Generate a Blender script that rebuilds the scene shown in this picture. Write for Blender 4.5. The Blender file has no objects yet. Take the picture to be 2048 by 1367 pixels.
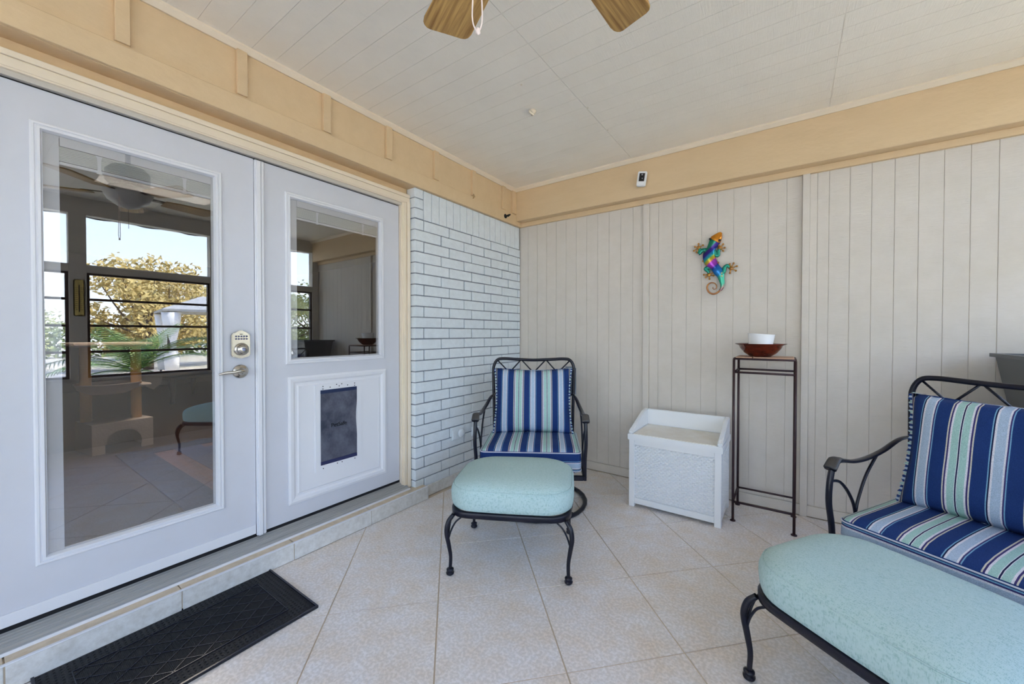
import bpy, bmesh, math, random
from mathutils import Vector, Matrix
random.seed(7)
SC = bpy.context.scene
COL = SC.collection
PI = math.pi

# ------------------------------------------------------------------ camera, sky, sun, exposure
cam_d = bpy.data.cameras.new('camera'); cam = bpy.data.objects.new('camera', cam_d); COL.objects.link(cam)
yaw, pitch, roll = math.radians(34.295), math.radians(-0.745), math.radians(0.068)
fw = Vector((-math.sin(yaw)*math.cos(pitch), math.cos(yaw)*math.cos(pitch), math.sin(pitch)))
rt = Vector((math.cos(yaw), math.sin(yaw), 0)); up = rt.cross(fw)
r2 = rt*math.cos(roll) + up*math.sin(roll); u2 = up*math.cos(roll) - rt*math.sin(roll)
CAM = Vector((2.18, -3.10, 1.19))
m = Matrix.Identity(4)
for i in range(3):
    m[i][0] = r2[i]; m[i][1] = u2[i]; m[i][2] = -fw[i]; m[i][3] = CAM[i]
cam.matrix_world = m
cam_d.sensor_width = 36; cam_d.lens = 36*772.54/2048
cam_d.shift_x = (1024-1050.67)/2048; cam_d.shift_y = (675.64-683.5)/2048
cam_d.clip_start = 0.02; cam_d.clip_end = 300
SC.camera = cam

SC.view_settings.view_transform = 'Standard'; SC.view_settings.look = 'None'
SC.view_settings.gamma = 1.0; SC.view_settings.use_curve_mapping = False
SC.view_settings.exposure = 1.60
try:
    SC.cycles.max_bounces = 10; SC.cycles.diffuse_bounces = 7; SC.cycles.transparent_max_bounces = 24
    SC.cycles.glossy_bounces = 5; SC.cycles.sample_clamp_indirect = 6
    SC.cycles.caustics_reflective = False; SC.cycles.caustics_refractive = False
except Exception: pass

def s2l(c):
    return tuple(((v/255)/12.92 if v/255 <= .04045 else ((v/255+.055)/1.055)**2.4) for v in c) + (1,)

world = bpy.data.worlds.new('sky'); SC.world = world; world.use_nodes = True
wn = world.node_tree; wn.nodes.clear()
wo = wn.nodes.new('ShaderNodeOutputWorld'); wb = wn.nodes.new('ShaderNodeBackground')
wtc = wn.nodes.new('ShaderNodeTexCoord'); wsep = wn.nodes.new('ShaderNodeSeparateXYZ'); wr = wn.nodes.new('ShaderNodeValToRGB')
wn.links.new(wtc.outputs['Generated'], wsep.inputs[0]); wn.links.new(wsep.outputs['Z'], wr.inputs[0])
wr.color_ramp.elements[0].position = 0.0; wr.color_ramp.elements[0].color = (.88, .93, 1.0, 1)
wr.color_ramp.elements[1].position = 0.75; wr.color_ramp.elements[1].color = (.30, .45, 1.0, 1)
e = wr.color_ramp.elements.new(.28); e.color = (.56, .72, 1.0, 1)
wn.links.new(wr.outputs[0], wb.inputs[0]); wb.inputs[1].default_value = 2.3
wn.links.new(wb.outputs[0], wo.inputs[0])

sd = bpy.data.lights.new('sun', 'SUN'); sun = bpy.data.objects.new('sun', sd); COL.objects.link(sun)
sd.energy = 8.5; sd.angle = .01; sd.color = (1, .96, .92)
sun.rotation_euler = Vector((-.16, .62, .80)).to_track_quat('Z', 'Y').to_euler()

for loc, rz, sx, sy in (((3.68, -3.0, 1.6), PI/2, 6.0, 1.9), ((1.8, -5.68, 1.3), 0, 3.4, 2.4)):
    pl = bpy.data.lights.new('sky_portal', 'AREA'); po = bpy.data.objects.new('sky_portal', pl); COL.objects.link(po)
    pl.shape = 'RECTANGLE'; pl.size = sx; pl.size_y = sy; pl.cycles.is_portal = True
    po.location = loc
    n = Vector((-1, 0, 0)) if rz else Vector((0, 1, 0))
    po.rotation_euler = (-n).to_track_quat('Z', 'Y').to_euler()

# ------------------------------------------------------------------ materials
MATS = {}
def mat(name, col, rough=.6, metal=0, spec=.5, var=None, vscale=6, bump=None, tr=0, alpha=1):
    """var: (colour2, amount, (sx,sy,sz)); bump: list of (kind, scale/dirs, strength)"""
    if name in MATS: return MATS[name]
    M = bpy.data.materials.new(name); M.use_nodes = True; nt = M.node_tree; N = nt.nodes; L = nt.links
    b = N['Principled BSDF']; b.inputs['Roughness'].default_value = rough; b.inputs['Metallic'].default_value = metal
    b.inputs['Specular IOR Level'].default_value = spec
    c = s2l(col); b.inputs['Base Color'].default_value = c
    tc = N.new('ShaderNodeTexCoord')
    last = None
    if var:
        c2, fac, sc = var
        mp = N.new('ShaderNodeMapping'); mp.inputs['Scale'].default_value = sc; L.new(tc.outputs['Object'], mp.inputs[0])
        no = N.new('ShaderNodeTexNoise'); no.inputs['Scale'].default_value = vscale; no.inputs['Detail'].default_value = 6; no.inputs['Roughness'].default_value = .65
        L.new(mp.outputs[0], no.inputs[0])
        rp = N.new('ShaderNodeValToRGB'); rp.color_ramp.elements[0].position = .35; rp.color_ramp.elements[1].position = .7
        L.new(no.outputs['Fac'], rp.inputs[0])
        ml = N.new('ShaderNodeMath'); ml.operation = 'MULTIPLY'; ml.inputs[1].default_value = fac; L.new(rp.outputs[0], ml.inputs[0])
        mx = N.new('ShaderNodeMix'); mx.data_type = 'RGBA'; mx.inputs['A'].default_value = c; mx.inputs['B'].default_value = s2l(c2)
        L.new(ml.outputs[0], mx.inputs['Factor']); L.new(mx.outputs['Result'], b.inputs['Base Color'])
    prev = None
    for (sc, st) in (bump or []):
        mp = N.new('ShaderNodeMapping'); mp.inputs['Scale'].default_value = sc; L.new(tc.outputs['Object'], mp.inputs[0])
        no = N.new('ShaderNodeTexNoise'); no.inputs['Scale'].default_value = 1; no.inputs['Detail'].default_value = 4
        L.new(mp.outputs[0], no.inputs[0])
        bp = N.new('ShaderNodeBump'); bp.inputs['Strength'].default_value = st; bp.inputs['Distance'].default_value = .004
        L.new(no.outputs['Fac'], bp.inputs['Height'])
        if prev: L.new(prev.outputs[0], bp.inputs['Normal'])
        prev = bp
    if prev: L.new(prev.outputs[0], b.inputs['Normal'])
    MATS[name] = M
    return M

def glass(name, tint, f0, rough=0.0):
    M = bpy.data.materials.new(name); M.use_nodes = True; nt = M.node_tree; N = nt.nodes; L = nt.links; N.clear()
    o = N.new('ShaderNodeOutputMaterial'); mx = N.new('ShaderNodeMixShader'); t = N.new('ShaderNodeBsdfTransparent'); g = N.new('ShaderNodeBsdfGlossy')
    t.inputs[0].default_value = tint; g.inputs['Roughness'].default_value = rough
    fr = N.new('ShaderNodeLayerWeight'); fr.inputs['Blend'].default_value = .5
    p = N.new('ShaderNodeMath'); p.operation = 'POWER'; p.inputs[1].default_value = 4; L.new(fr.outputs['Facing'], p.inputs[0])
    a = N.new('ShaderNodeMath'); a.operation = 'MULTIPLY_ADD'; a.inputs[1].default_value = 1-f0; a.inputs[2].default_value = f0
    L.new(p.outputs[0], a.inputs[0]); L.new(a.outputs[0], mx.inputs[0]); L.new(t.outputs[0], mx.inputs[1]); L.new(g.outputs[0], mx.inputs[2])
    L.new(mx.outputs[0], o.inputs[0]); return M

GLASS_DOOR = glass('door_glass', (.95, .955, .96, 1), .165)
GLASS_WIN = glass('window_glass', (.95, .97, .97, 1), .05)
M_PANEL = mat('panel_paint', (212, 205, 196), .6, var=((202, 194, 182), .5, (1, 1, 1)), vscale=9, bump=[((14, 14, 260), .35), ((60, 60, 60), .1)])
M_CEIL = mat('ceiling_paint', (242, 235, 222), .65, var=((234, 226, 212), .5, (1, 1, 1)), vscale=5, bump=[((260, 14, 14), .5), ((50, 50, 50), .1)])
M_TAN = mat('tan_paint', (218, 192, 154), .6, var=((208, 181, 142), .5, (.3, 1, 1)), vscale=14, bump=[((30, 30, 60), .35)])
M_TRIMW = mat('cream_trim_paint', (232, 218, 196), .5, var=((224, 208, 182), .4, (1, 1, 1)), vscale=10)
M_DOOR = mat('door_paint', (205, 207, 215), .38, var=((197, 198, 204), .4, (1, 1, 1)), vscale=7)
M_DOORW = mat('white_plastic_trim', (222, 223, 228), .35)
M_BRICK = mat('painted_brick', (222, 230, 236), .62, var=((210, 217, 222), .8, (1, 1, 1)), vscale=18, bump=[((70, 70, 70), .6), ((220, 220, 220), .4)])
M_MORTAR = mat('painted_mortar', (128, 134, 144), .8, bump=[((90, 90, 90), .6)])
M_GROUT = mat('grout', (206, 190, 168), .9)
M_TILE = mat('porch_tile', (232, 229, 230), .42, var=((222, 200, 172), .6, (1, 1, 1)), vscale=7, bump=[((40, 40, 40), .15)])
def tile_mat():
    M = MATS['porch_tile']; nt = M.node_tree; N = nt.nodes; L = nt.links
    b = N['Principled BSDF']; src = b.inputs['Base Color'].links[0].from_socket
    no = N.new('ShaderNodeTexNoise'); no.inputs['Scale'].default_value = 90; no.inputs['Detail'].default_value = 3
    tc = N.new('ShaderNodeTexCoord'); L.new(tc.outputs['Object'], no.inputs[0])
    rp = N.new('ShaderNodeValToRGB'); rp.color_ramp.elements[0].position = .42; rp.color_ramp.elements[1].position = .62
    rp.color_ramp.elements[0].color = (.80, .79, .76, 1); rp.color_ramp.elements[1].color = (1.06, 1.06, 1.06, 1)
    L.new(no.outputs['Fac'], rp.inputs[0])
    mx = N.new('ShaderNodeMix'); mx.data_type = 'RGBA'; mx.blend_type = 'MULTIPLY'; mx.inputs['Factor'].default_value = .7
    L.new(src, mx.inputs['A']); L.new(rp.outputs[0], mx.inputs['B']); L.new(mx.outputs['Result'], b.inputs['Base Color'])
tile_mat()
M_STEP = mat('step_tile', (220, 220, 218), .5, var=((176, 172, 164), .6, (1, 1, 1)), vscale=30, bump=[((60, 60, 60), .2)])
M_STEPT = mat('step_top_tile', (212, 196, 172), .6, var=((178, 160, 134), .6, (1, 1, 1)), vscale=30)
M_ALU = mat('threshold_aluminium', (190, 192, 192), .42, metal=.7, var=((160, 162, 164), .7, (90, 3, 90)), vscale=1)
M_GAP = mat('black_weatherstrip', (14, 12, 16), .8)
M_IRON = mat('dark_wrought_iron', (16, 17, 34), .3, spec=.4, var=((10, 10, 16), .7, (1, 1, 1)), vscale=25, bump=[((120, 120, 120), .15)])
M_ARM = mat('worn_arm_iron', (70, 68, 66), .5, var=((44, 42, 46), .6, (1, 1, 1)), vscale=40)
M_RUST = mat('rusty_brown_iron', (64, 40, 42), .5, metal=.3, var=((42, 28, 34), .8, (1, 1, 1)), vscale=30)
M_WHITEP = mat('white_resin', (228, 230, 232), .45)
M_LIDP = mat('weathered_resin_lid', (230, 228, 222), .55, var=((196, 180, 152), .45, (1, 1, 1)), vscale=7)
M_NICKEL = mat('satin_nickel', (196, 190, 178), .22, metal=1)
M_BLACK = mat('black_plastic', (14, 14, 16), .45)
M_RUBBER = mat('black_rubber', (7, 8, 16), .42, spec=.5, bump=[((330, 330, 330), .9)])
M_RUBRIM = mat('rubber_rim', (14, 16, 34), .22)
M_BROWNAL = mat('bronze_window_frame', (62, 42, 40), .45)
M_GREYW = mat('porch_post_paint', (196, 190, 180), .55)
M_BLIND = mat('blind_slat', (202, 206, 202), .5)
M_TERRA = mat('terracotta_tile_top', (206, 170, 144), .6, var=((186, 146, 120), .5, (1, 1, 1)), vscale=20)
M_FLAP = mat('smoky_flap', (52, 56, 72), .3, var=((120, 122, 136), .75, (1, 1.0, .8)), vscale=9)
M_CERW = mat('white_ceramic', (240, 242, 246), .2)
M_PLANTER = mat('grey_planter', (92, 96, 100), .4)
M_CORD = mat('pull_cord', (232, 214, 206), .5)

def bowl_mat():
    M = mat('copper_red_glaze', (112, 40, 22), .16, metal=.25, var=((40, 14, 12), .9, (1, 1, 3)), vscale=16); return M
M_BOWL = bowl_mat()

def oak():
    M = bpy.data.materials.new('oak_fan_blade'); M.use_nodes = True; N = M.node_tree.nodes; L = M.node_tree.links; b = N['Principled BSDF']
    b.inputs['Roughness'].default_value = .45
    tc = N.new('ShaderNodeTexCoord'); mp = N.new('ShaderNodeMapping'); mp.inputs['Scale'].default_value = (3, 60, 20)
    no = N.new('ShaderNodeTexNoise'); no.inputs['Scale'].default_value = 1.3; no.inputs['Detail'].default_value = 5; no.inputs['Distortion'].default_value = .6
    rp = N.new('ShaderNodeValToRGB'); rp.color_ramp.elements[0].position = .35; rp.color_ramp.elements[0].color = s2l((150, 108, 52))
    rp.color_ramp.elements[1].position = .62; rp.color_ramp.elements[1].color = s2l((206, 164, 96))
    L.new(tc.outputs['Object'], mp.inputs[0]); L.new(mp.outputs[0], no.inputs[0]); L.new(no.outputs['Fac'], rp.inputs[0]); L.new(rp.outputs[0], b.inputs['Base Color'])
    return M
M_OAK = oak()

NAVY = (30, 56, 112); SEA = (164, 200, 194); LB = (172, 190, 212); WH = (222, 220, 228); PUR = (62, 54, 108); CRM = (204, 200, 186); TEAL = (120, 168, 200); DNV = (22, 28, 66)
STR = [(0, CRM), (5, PUR), (13, WH), (21, SEA), (51, WH), (53, DNV), (59, WH), (61, SEA), (90, WH), (98, PUR), (106, CRM), (111, NAVY),
       (171, TEAL), (176, DNV), (182, WH), (190, LB), (226, WH), (233, PUR), (239, TEAL), (244, NAVY)]
def stripes(name, axis, period, phase, gain=1.0):
    """woven stripes along one object axis; light-blue band centred where coordinate = phase"""
    M = bpy.data.materials.new(name); M.use_nodes = True; N = M.node_tree.nodes; L = M.node_tree.links; b = N['Principled BSDF']
    b.inputs['Roughness'].default_value = .8; b.inputs['Specular IOR Level'].default_value = .2
    tc = N.new('ShaderNodeTexCoord'); sp = N.new('ShaderNodeSeparateXYZ'); L.new(tc.outputs['Object'], sp.inputs[0])
    a = N.new('ShaderNodeMath'); a.operation = 'MULTIPLY_ADD'; a.inputs[1].default_value = 1/period; a.inputs[2].default_value = 208/305 - phase/period + 10
    L.new(sp.outputs[axis], a.inputs[0]); f = N.new('ShaderNodeMath'); f.operation = 'FRACT'; L.new(a.outputs[0], f.inputs[0])
    rp = N.new('ShaderNodeValToRGB'); cr = rp.color_ramp; cr.interpolation = 'CONSTANT'
    cr.elements[0].position = 0; cr.elements[0].color = s2l(STR[0][1]); cr.elements.remove(cr.elements[1])
    for p_, c_ in STR[1:]:
        el = cr.elements.new(p_/305); el.color = s2l(c_)
    L.new(f.outputs[0], rp.inputs[0])
    no = N.new('ShaderNodeTexNoise'); no.inputs['Scale'].default_value = 420; no.inputs['Detail'].default_value = 1; L.new(tc.outputs['Object'], no.inputs[0])
    mx = N.new('ShaderNodeMix'); mx.data_type = 'RGBA'; mx.blend_type = 'MULTIPLY'; mx.inputs['Factor'].default_value = .45
    r2_ = N.new('ShaderNodeValToRGB'); r2_.color_ramp.elements[0].color = (.45*gain, .5*gain, .55*gain, 1); r2_.color_ramp.elements[0].position = .3
    r2_.color_ramp.elements[1].color = (1.25*gain, 1.25*gain, 1.25*gain, 1); r2_.color_ramp.elements[1].position = .7
    L.new(no.outputs['Fac'], r2_.inputs[0]); L.new(rp.outputs[0], mx.inputs['A']); L.new(r2_.outputs[0], mx.inputs['B'])
    L.new(mx.outputs['Result'], b.inputs['Base Color'])
    n2 = N.new('ShaderNodeTexNoise'); n2.inputs['Scale'].default_value = 7; L.new(tc.outputs['Object'], n2.inputs[0])
    bp = N.new('ShaderNodeBump'); bp.inputs['Strength'].default_value = .35; bp.inputs['Distance'].default_value = .012; L.new(n2.outputs['Fac'], bp.inputs['Height'])
    L.new(bp.outputs[0], b.inputs['Normal'])
    return M
STRIPE_X = stripes('striped_fabric', 0, .205, 0.0)
STRIPE_BAND = stripes('striped_boxing', 2, .24, .352)
STRIPE_BAND2 = stripes('striped_boxing_wide', 2, .28, .390)

def aqua():
    M = bpy.data.materials.new('aqua_woven_fabric'); M.use_nodes = True; N = M.node_tree.nodes; L = M.node_tree.links; b = N['Principled BSDF']
    b.inputs['Roughness'].default_value = .85; b.inputs['Specular IOR Level'].default_value = .15
    tc = N.new('ShaderNodeTexCoord'); outs = []
    for sc in ((700, 160, 60), (110, 420, 110)):
        mp = N.new('ShaderNodeMapping'); mp.inputs['Scale'].default_value = sc; L.new(tc.outputs['Object'], mp.inputs[0])
        no = N.new('ShaderNodeTexNoise'); no.inputs['Scale'].default_value = 1; no.inputs['Detail'].default_value = 2; L.new(mp.outputs[0], no.inputs[0]); outs.append(no)
    ad = N.new('ShaderNodeMath'); ad.operation = 'ADD'; L.new(outs[0].outputs['Fac'], ad.inputs[0]); L.new(outs[1].outputs['Fac'], ad.inputs[1])
    rp = N.new('ShaderNodeValToRGB'); rp.color_ramp.elements[0].position = .38; rp.color_ramp.elements[0].color = s2l((150, 180, 178))
    rp.color_ramp.elements[1].position = .5; rp.color_ramp.elements[1].color = s2l((178, 202, 201))
    h = N.new('ShaderNodeMath'); h.operation = 'MULTIPLY'; h.inputs[1].default_value = .5; L.new(ad.outputs[0], h.inputs[0]); L.new(h.outputs[0], rp.inputs[0])
    L.new(rp.outputs[0], b.inputs['Base Color'])
    n2 = N.new('ShaderNodeTexNoise'); n2.inputs['Scale'].default_value = 8; L.new(tc.outputs['Object'], n2.inputs[0])
    bp = N.new('ShaderNodeBump'); bp.inputs['Strength'].default_value = .2; bp.inputs['Distance'].default_value = .01; L.new(n2.outputs['Fac'], bp.inputs['Height'])
    L.new(bp.outputs[0], b.inputs['Normal'])
    return M
M_AQUA = aqua()

# ------------------------------------------------------------------ mesh helpers
class MB:
    def __init__(s): s.bm = bmesh.new()
    def box(s, x0, x1, y0, y1, z0, z1, mi=0):
        v = [s.bm.verts.new(p) for p in ((x0,y0,z0),(x1,y0,z0),(x1,y1,z0),(x0,y1,z0),(x0,y0,z1),(x1,y0,z1),(x1,y1,z1),(x0,y1,z1))]
        for q in ((0,3,2,1),(4,5,6,7),(0,1,5,4),(1,2,6,5),(2,3,7,6),(3,0,4,7)):
            s.bm.faces.new([v[i] for i in q]).material_index = mi
        return s
    def prism(s, pts, axis, a, b, mi=0):
        """pts: 2D polygon in the two other axes; extruded along axis from a to b"""
        def P(p, t):
            return {0: (t, p[0], p[1]), 1: (p[0], t, p[1]), 2: (p[0], p[1], t)}[axis]
        A = [s.bm.verts.new(P(p, a)) for p in pts]; B = [s.bm.verts.new(P(p, b)) for p in pts]; n = len(pts)
        s.bm.faces.new(A[::-1]).material_index = mi; s.bm.faces.new(B).material_index = mi
        for i in range(n): s.bm.faces.new((A[i], A[(i+1) % n], B[(i+1) % n], B[i])).material_index = mi
        return s
    def tube(s, pts, r, n=8, closed=False, spline=True, seg=5, flat=None):
        P = [Vector(p) for p in pts]
        R = list(r) if isinstance(r, (list, tuple)) else [r]*len(P)
        if spline and len(P) > 2:
            Q = []; RR = []; N_ = len(P)
            rng = range(N_) if closed else range(N_-1)
            for i in rng:
                p0 = P[(i-1) % N_] if (closed or i > 0) else P[0]*2-P[1]
                p1 = P[i]; p2 = P[(i+1) % N_]; p3 = P[(i+2) % N_] if (closed or i+2 < N_) else P[-1]*2-P[-2]
                for k in range(seg):
                    t = k/seg
                    Q.append(.5*((2*p1)+(p2-p0)*t+(2*p0-5*p1+4*p2-p3)*t*t+(3*p1-p0-3*p2+p3)*t**3)); RR.append(R[i]*(1-t)+R[(i+1) % N_]*t)
            if not closed: Q.append(P[-1]); RR.append(R[-1])
            P, R = Q, RR
        rings = []; m_ = len(P); prev = None
        for i, p in enumerate(P):
            t = (P[(i+1) % m_]-P[i-1]) if closed else (P[min(i+1, m_-1)]-P[max(i-1, 0)])
            t.normalize()
            if prev is None:
                a = Vector((0, 0, 1)) if abs(t.z) < .9 else Vector((1, 0, 0))
                nrm = (a - t*a.dot(t)).normalized()
            else: nrm = (prev - t*prev.dot(t)).normalized()
            prev = nrm; bn = t.cross(nrm)
            fa, fb = flat or (1, 1)
            rings.append([s.bm.verts.new(p + (nrm*math.cos(2*PI*k/n)*fa + bn*math.sin(2*PI*k/n)*fb)*R[i]) for k in range(n)])
        for i in range(m_ if closed else m_-1):
            A = rings[i]; B = rings[(i+1) % m_]
            for k in range(n):
                f = s.bm.faces.new((A[k], A[(k+1) % n], B[(k+1) % n], B[k])); f.smooth = True
        if not closed:
            s.bm.faces.new(rings[0][::-1]); s.bm.faces.new(rings[-1])
        return s
    def lathe(s, prof, c=(0, 0, 0), n=20, axis='z', tilt=None):
        c = Vector(c); rings = []
        for r, h in prof:
            ring = []
            for k in range(n):
                a = 2*PI*k/n; v = Vector((r*math.cos(a), r*math.sin(a), h))
                if axis == 'x': v = Vector((h, r*math.cos(a), r*math.sin(a)))
                if axis == 'y': v = Vector((r*math.sin(a), h, r*math.cos(a)))
                if tilt: v = tilt @ v
                ring.append(s.bm.verts.new(c+v))
            rings.append(ring)
        for A, B in zip(rings, rings[1:]):
            for k in range(n):
                f = s.bm.faces.new((A[k], A[(k+1) % n], B[(k+1) % n], B[k])); f.smooth = True
        s.bm.faces.new(rings[0][::-1]); s.bm.faces.new(rings[-1])
        return s
    def loft(s, outline, prof, closed=False, mis=None, jit=None, smooth=True):
        """outline: plan polygon; prof: list of (scale, z); rings lofted"""
        rings = []
        for j, (sc, z) in enumerate(prof):
            rings.append([s.bm.verts.new((x*sc, y*sc, z + (jit(x*sc, y*sc, j) if jit else 0))) for x, y in outline])
        n = len(outline); pairs = list(zip(rings, rings[1:])) + ([(rings[-1], rings[0])] if closed else [])
        for j, (A, B) in enumerate(pairs):
            for k in range(n):
                f = s.bm.faces.new((A[k], A[(k+1) % n], B[(k+1) % n], B[k])); f.smooth = smooth
                if mis: f.material_index = mis[j]
        if not closed:
            f = s.bm.faces.new(rings[0][::-1]); f2 = s.bm.faces.new(rings[-1])
            if mis: f.material_index = mis[0]; f2.material_index = mis[-1]
        return s
    def quad(s, *p, mi=0):
        f = s.bm.faces.new([s.bm.verts.new(q) for q in p]); f.material_index = mi; return s
    def bevel(s, w, seg=1):
        bmesh.ops.bevel(s.bm, geom=s.bm.edges[:], offset=w, segments=seg, affect='EDGES', clamp_overlap=True); return s
    def build(s, name, m_, parent=None, normals=True):
        if normals: bmesh.ops.recalc_face_normals(s.bm, faces=s.bm.faces[:])
        me = bpy.data.meshes.new(name); s.bm.to_mesh(me); s.bm.free()
        for q in (m_ if isinstance(m_, (list, tuple)) else [m_]): me.materials.append(q)
        o = bpy.data.objects.new(name, me); COL.objects.link(o)
        if parent: o.parent = parent
        return o
def B(name, m_, parent, *box, bev=0):
    mb = MB().box(*box)
    if bev: mb.bevel(bev)
    return mb.build(name, m_, parent)
def empty(name, loc=(0, 0, 0), rz=0, label=None, cat=None, group=None, kind=None):
    o = bpy.data.objects.new(name, None); COL.objects.link(o); o.location = loc; o.rotation_euler = (0, 0, rz); o.empty_display_size = .05
    return tag(o, label, cat, group, kind)
def tag(o, label=None, cat=None, group=None, kind=None):
    if label: o['label'] = label
    if cat: o['category'] = cat
    if group: o['group'] = group
    if kind: o['kind'] = kind
    return o
def struct(name, label=None, loc=(0, 0, 0)): return empty(name, loc, 0, label, None, None, 'structure')
def copy_tree(o, parent=None):
    c = o.copy(); COL.objects.link(c); c.parent = parent
    for ch in list(o.children): copy_tree(ch, c)
    return c
def rrect(w, d, r, n=6, bulge=0.0):
    P = []
    for cx, cy, a0 in ((w/2-r, d/2-r, 0), (-w/2+r, d/2-r, 90), (-w/2+r, -d/2+r, 180), (w/2-r, -d/2+r, 270)):
        for k in range(n+1):
            a = math.radians(a0+90*k/n); P.append((cx+r*math.cos(a), cy+r*math.sin(a)))
    Q = []
    for i, p in enumerate(P):
        q = P[(i+1) % len(P)]; Q.append(p)
        L_ = math.dist(p, q)
        if L_ > .08:
            k_ = int(L_/.05)
            for t in range(1, k_): Q.append((p[0]+(q[0]-p[0])*t/k_, p[1]+(q[1]-p[1])*t/k_))
    if bulge:
        Q = [(x*(1+bulge*(1-(2*y/d)**2)*abs(2*x/w)*.6), y*(1+bulge*(1-(2*x/w)**2)*abs(2*y/d))) for x, y in Q]
    return Q

def clip(poly, x0, x1, y0, y1):
    def cl(P, f, inter):
        R = []
        for i in range(len(P)):
            a, b = P[i-1], P[i]
            if f(b):
                if not f(a): R.append(inter(a, b))
                R.append(b)
            elif f(a): R.append(inter(a, b))
        return R
    for ax, v, sgn in ((0, x0, 1), (0, x1, -1), (1, y0, 1), (1, y1, -1)):
        def f(p): return sgn*(p[ax]-v) >= -1e-9
        def it(a, b):
            t = (v-a[ax])/(b[ax]-a[ax]); return (a[0]+(b[0]-a[0])*t, a[1]+(b[1]-a[1])*t)
        poly = cl(poly, f, it)
        if len(poly) < 3: return []
    return poly

W = 3.60; YB = -5.60; ZC = 2.56

# ------------------------------------------------------------------ floor of diagonal tiles
floor = MB().box(-.3, W+.2, YB-.1, .15, -.12, -.003).build('floor', M_GROUT)
tag(floor, None, None, None, 'structure')
s_ = .4564; ox, oy = .256, -1.911; h_ = math.sqrt(.5); g = .003
for i in range(-14, 16):
    for j in range(-14, 16):
        cs = []
        for a, b in ((g, g), (s_-g, g), (s_-g, s_-g), (g, s_-g)):
            a += i*s_; b += j*s_
            cs.append((ox+(a+b)*h_, oy+(a-b)*h_))
        P = clip(cs, .052, W, YB, -.012)
        if len(P) < 3: continue
        ar = abs(sum(P[k-1][0]*P[k][1]-P[k][0]*P[k-1][1] for k in range(len(P))))/2
        if ar < .0008: continue
        if sum(P[k-1][0]*P[k][1]-P[k][0]*P[k-1][1] for k in range(len(P))) < 0: P = P[::-1]
        dz = random.uniform(-.0006, .0006)
        o = MB().prism(P, 2, -.010, dz).build('floor_tile', M_TILE, floor)

# ------------------------------------------------------------------ step, base tiles, threshold
step = struct('trim_1')
B('step_core', M_GROUT, step, -.10, .047, -5.5, -1.216, 0, .086)
js = [-1.216-.4527*k for k in range(0, 10)]
for a, b in zip(js, js[1:]):
    b = max(b, -5.5)
    if b >= a: continue
    B('riser_tile', M_STEP, step, .044, .052, b+.002, a-.002, .001, .088, bev=.0015)
    B('step_tile', M_STEPT, step, -.03, .040, b+.002, a-.002, .082, .092, bev=.0015)
B('step_edge_strip', M_DOORW, step, .040, .053, -5.5, -1.217, .088, .093, bev=.001)
B('riser_end', M_STEP, step, -.03, .052, -1.216, -1.212, .001, .088)
base = struct('baseboard_left')
for a, b in ((-1.210, -.77), (-.766, -.32), (-.316, -.013)):
    B('base_tile', M_STEP, base, .002, .015, a, b, .001, .079, bev=.0015)
th = struct('trim_2')
MB().prism([(-.13, .10), (-.022, .093), (-.010, .093), (-.008, .100), (-.024, .104), (-.085, .142), (-.13, .142)], 1, -3.12, -1.325).build('threshold', M_ALU, th)
for k in range(6):
    x = -.034-.009*k; z = .1095+.0056*k
    B('threshold_rib', M_ALU, th, x-.0016, x+.0016, -3.12, -1.327, z-.001, z+.0022)
B('threshold_nose', M_DOORW, th, -.0105, -.0055, -3.12, -1.325, .0925, .1035)
B('door_sweep', M_GAP, th, -.105, -.079, -3.09, -1.36, .137, .161)

# ------------------------------------------------------------------ left wall: brick pier, header, boards
wl = struct('wall_left')
B('wall_core', M_MORTAR, wl, -.16, -.008, -1.281, .0, .0, 2.215)
B('wall_above_doors', M_TAN, wl, -.16, -.088, -3.4, -1.283, 2.09, 2.3)
B('wall_beyond_doors', M_GREYW, wl, -.16, .0, YB, -3.20, .0, 2.215)
B('board_panel', M_TAN, wl, -.16, .0, YB, .12, 2.215, ZC+.02)
for k in range(25):
    zt = 1.997-.0776*k; zb = zt-.0776+.0072
    jt = [-1.204+.2535*q for q in range(5)] if k % 2 == 0 else [-1.035+.2495*q for q in range(5)]
    e_ = [-1.285]+jt+[.0]
    for a, b in zip(e_, e_[1:]):
        dy = random.uniform(-.0015, .0015); ex = random.uniform(-.0012, .0015); zz = random.uniform(-.001, .001)
        if b-a < .01: continue
        a2 = a+(.0 if a < -1.28 else .0052)+dy*(a > -1.28); b2 = b-(.0035 if b < -.001 else -.004)
        if zt < .07: continue
        B('brick', M_BRICK, wl, -.085, ex, a2, b2, max(zb, .03)+zz, zt+zz, bev=.0022)
for k in range(3):
    B('brick', M_BRICK, wl, -.085, .0, -1.285, -1.2075, 2.005+.0715*k, 2.005+.0715*k+.066, bev=.003)
y = -1.2045
while y < -.02:
    b = min(y+.0740, -.0)
    B('brick', M_BRICK, wl, -.085, random.uniform(-.0008, .0012), y+.0015, b-.001, 2.003, 2.211, bev=.002)
    y += .0747
t3 = struct('trim_3')
B('fascia_board', M_TAN, t3, -.088, .020, YB, -.012, 2.216, 2.312, bev=.002)
B('fascia_bead', M_TAN, t3, .0005, .010, YB, -.03, 2.312, 2.322)
for k in range(13):
    yc = -.274-.4105*k + (0, 0, 0, 0, 0, 0, 0.01)[min(k, 6)]
    if yc < YB+.1: break
    B('batten', M_TAN, t3, .0005, .021, yc-.021, yc+.021, 2.322, 2.532, bev=.0015)
B('corner_batten', M_TAN, t3, .0005, .022, -.150, -.088, 2.322, 2.532, bev=.0015)
t4 = struct('trim_4')
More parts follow.
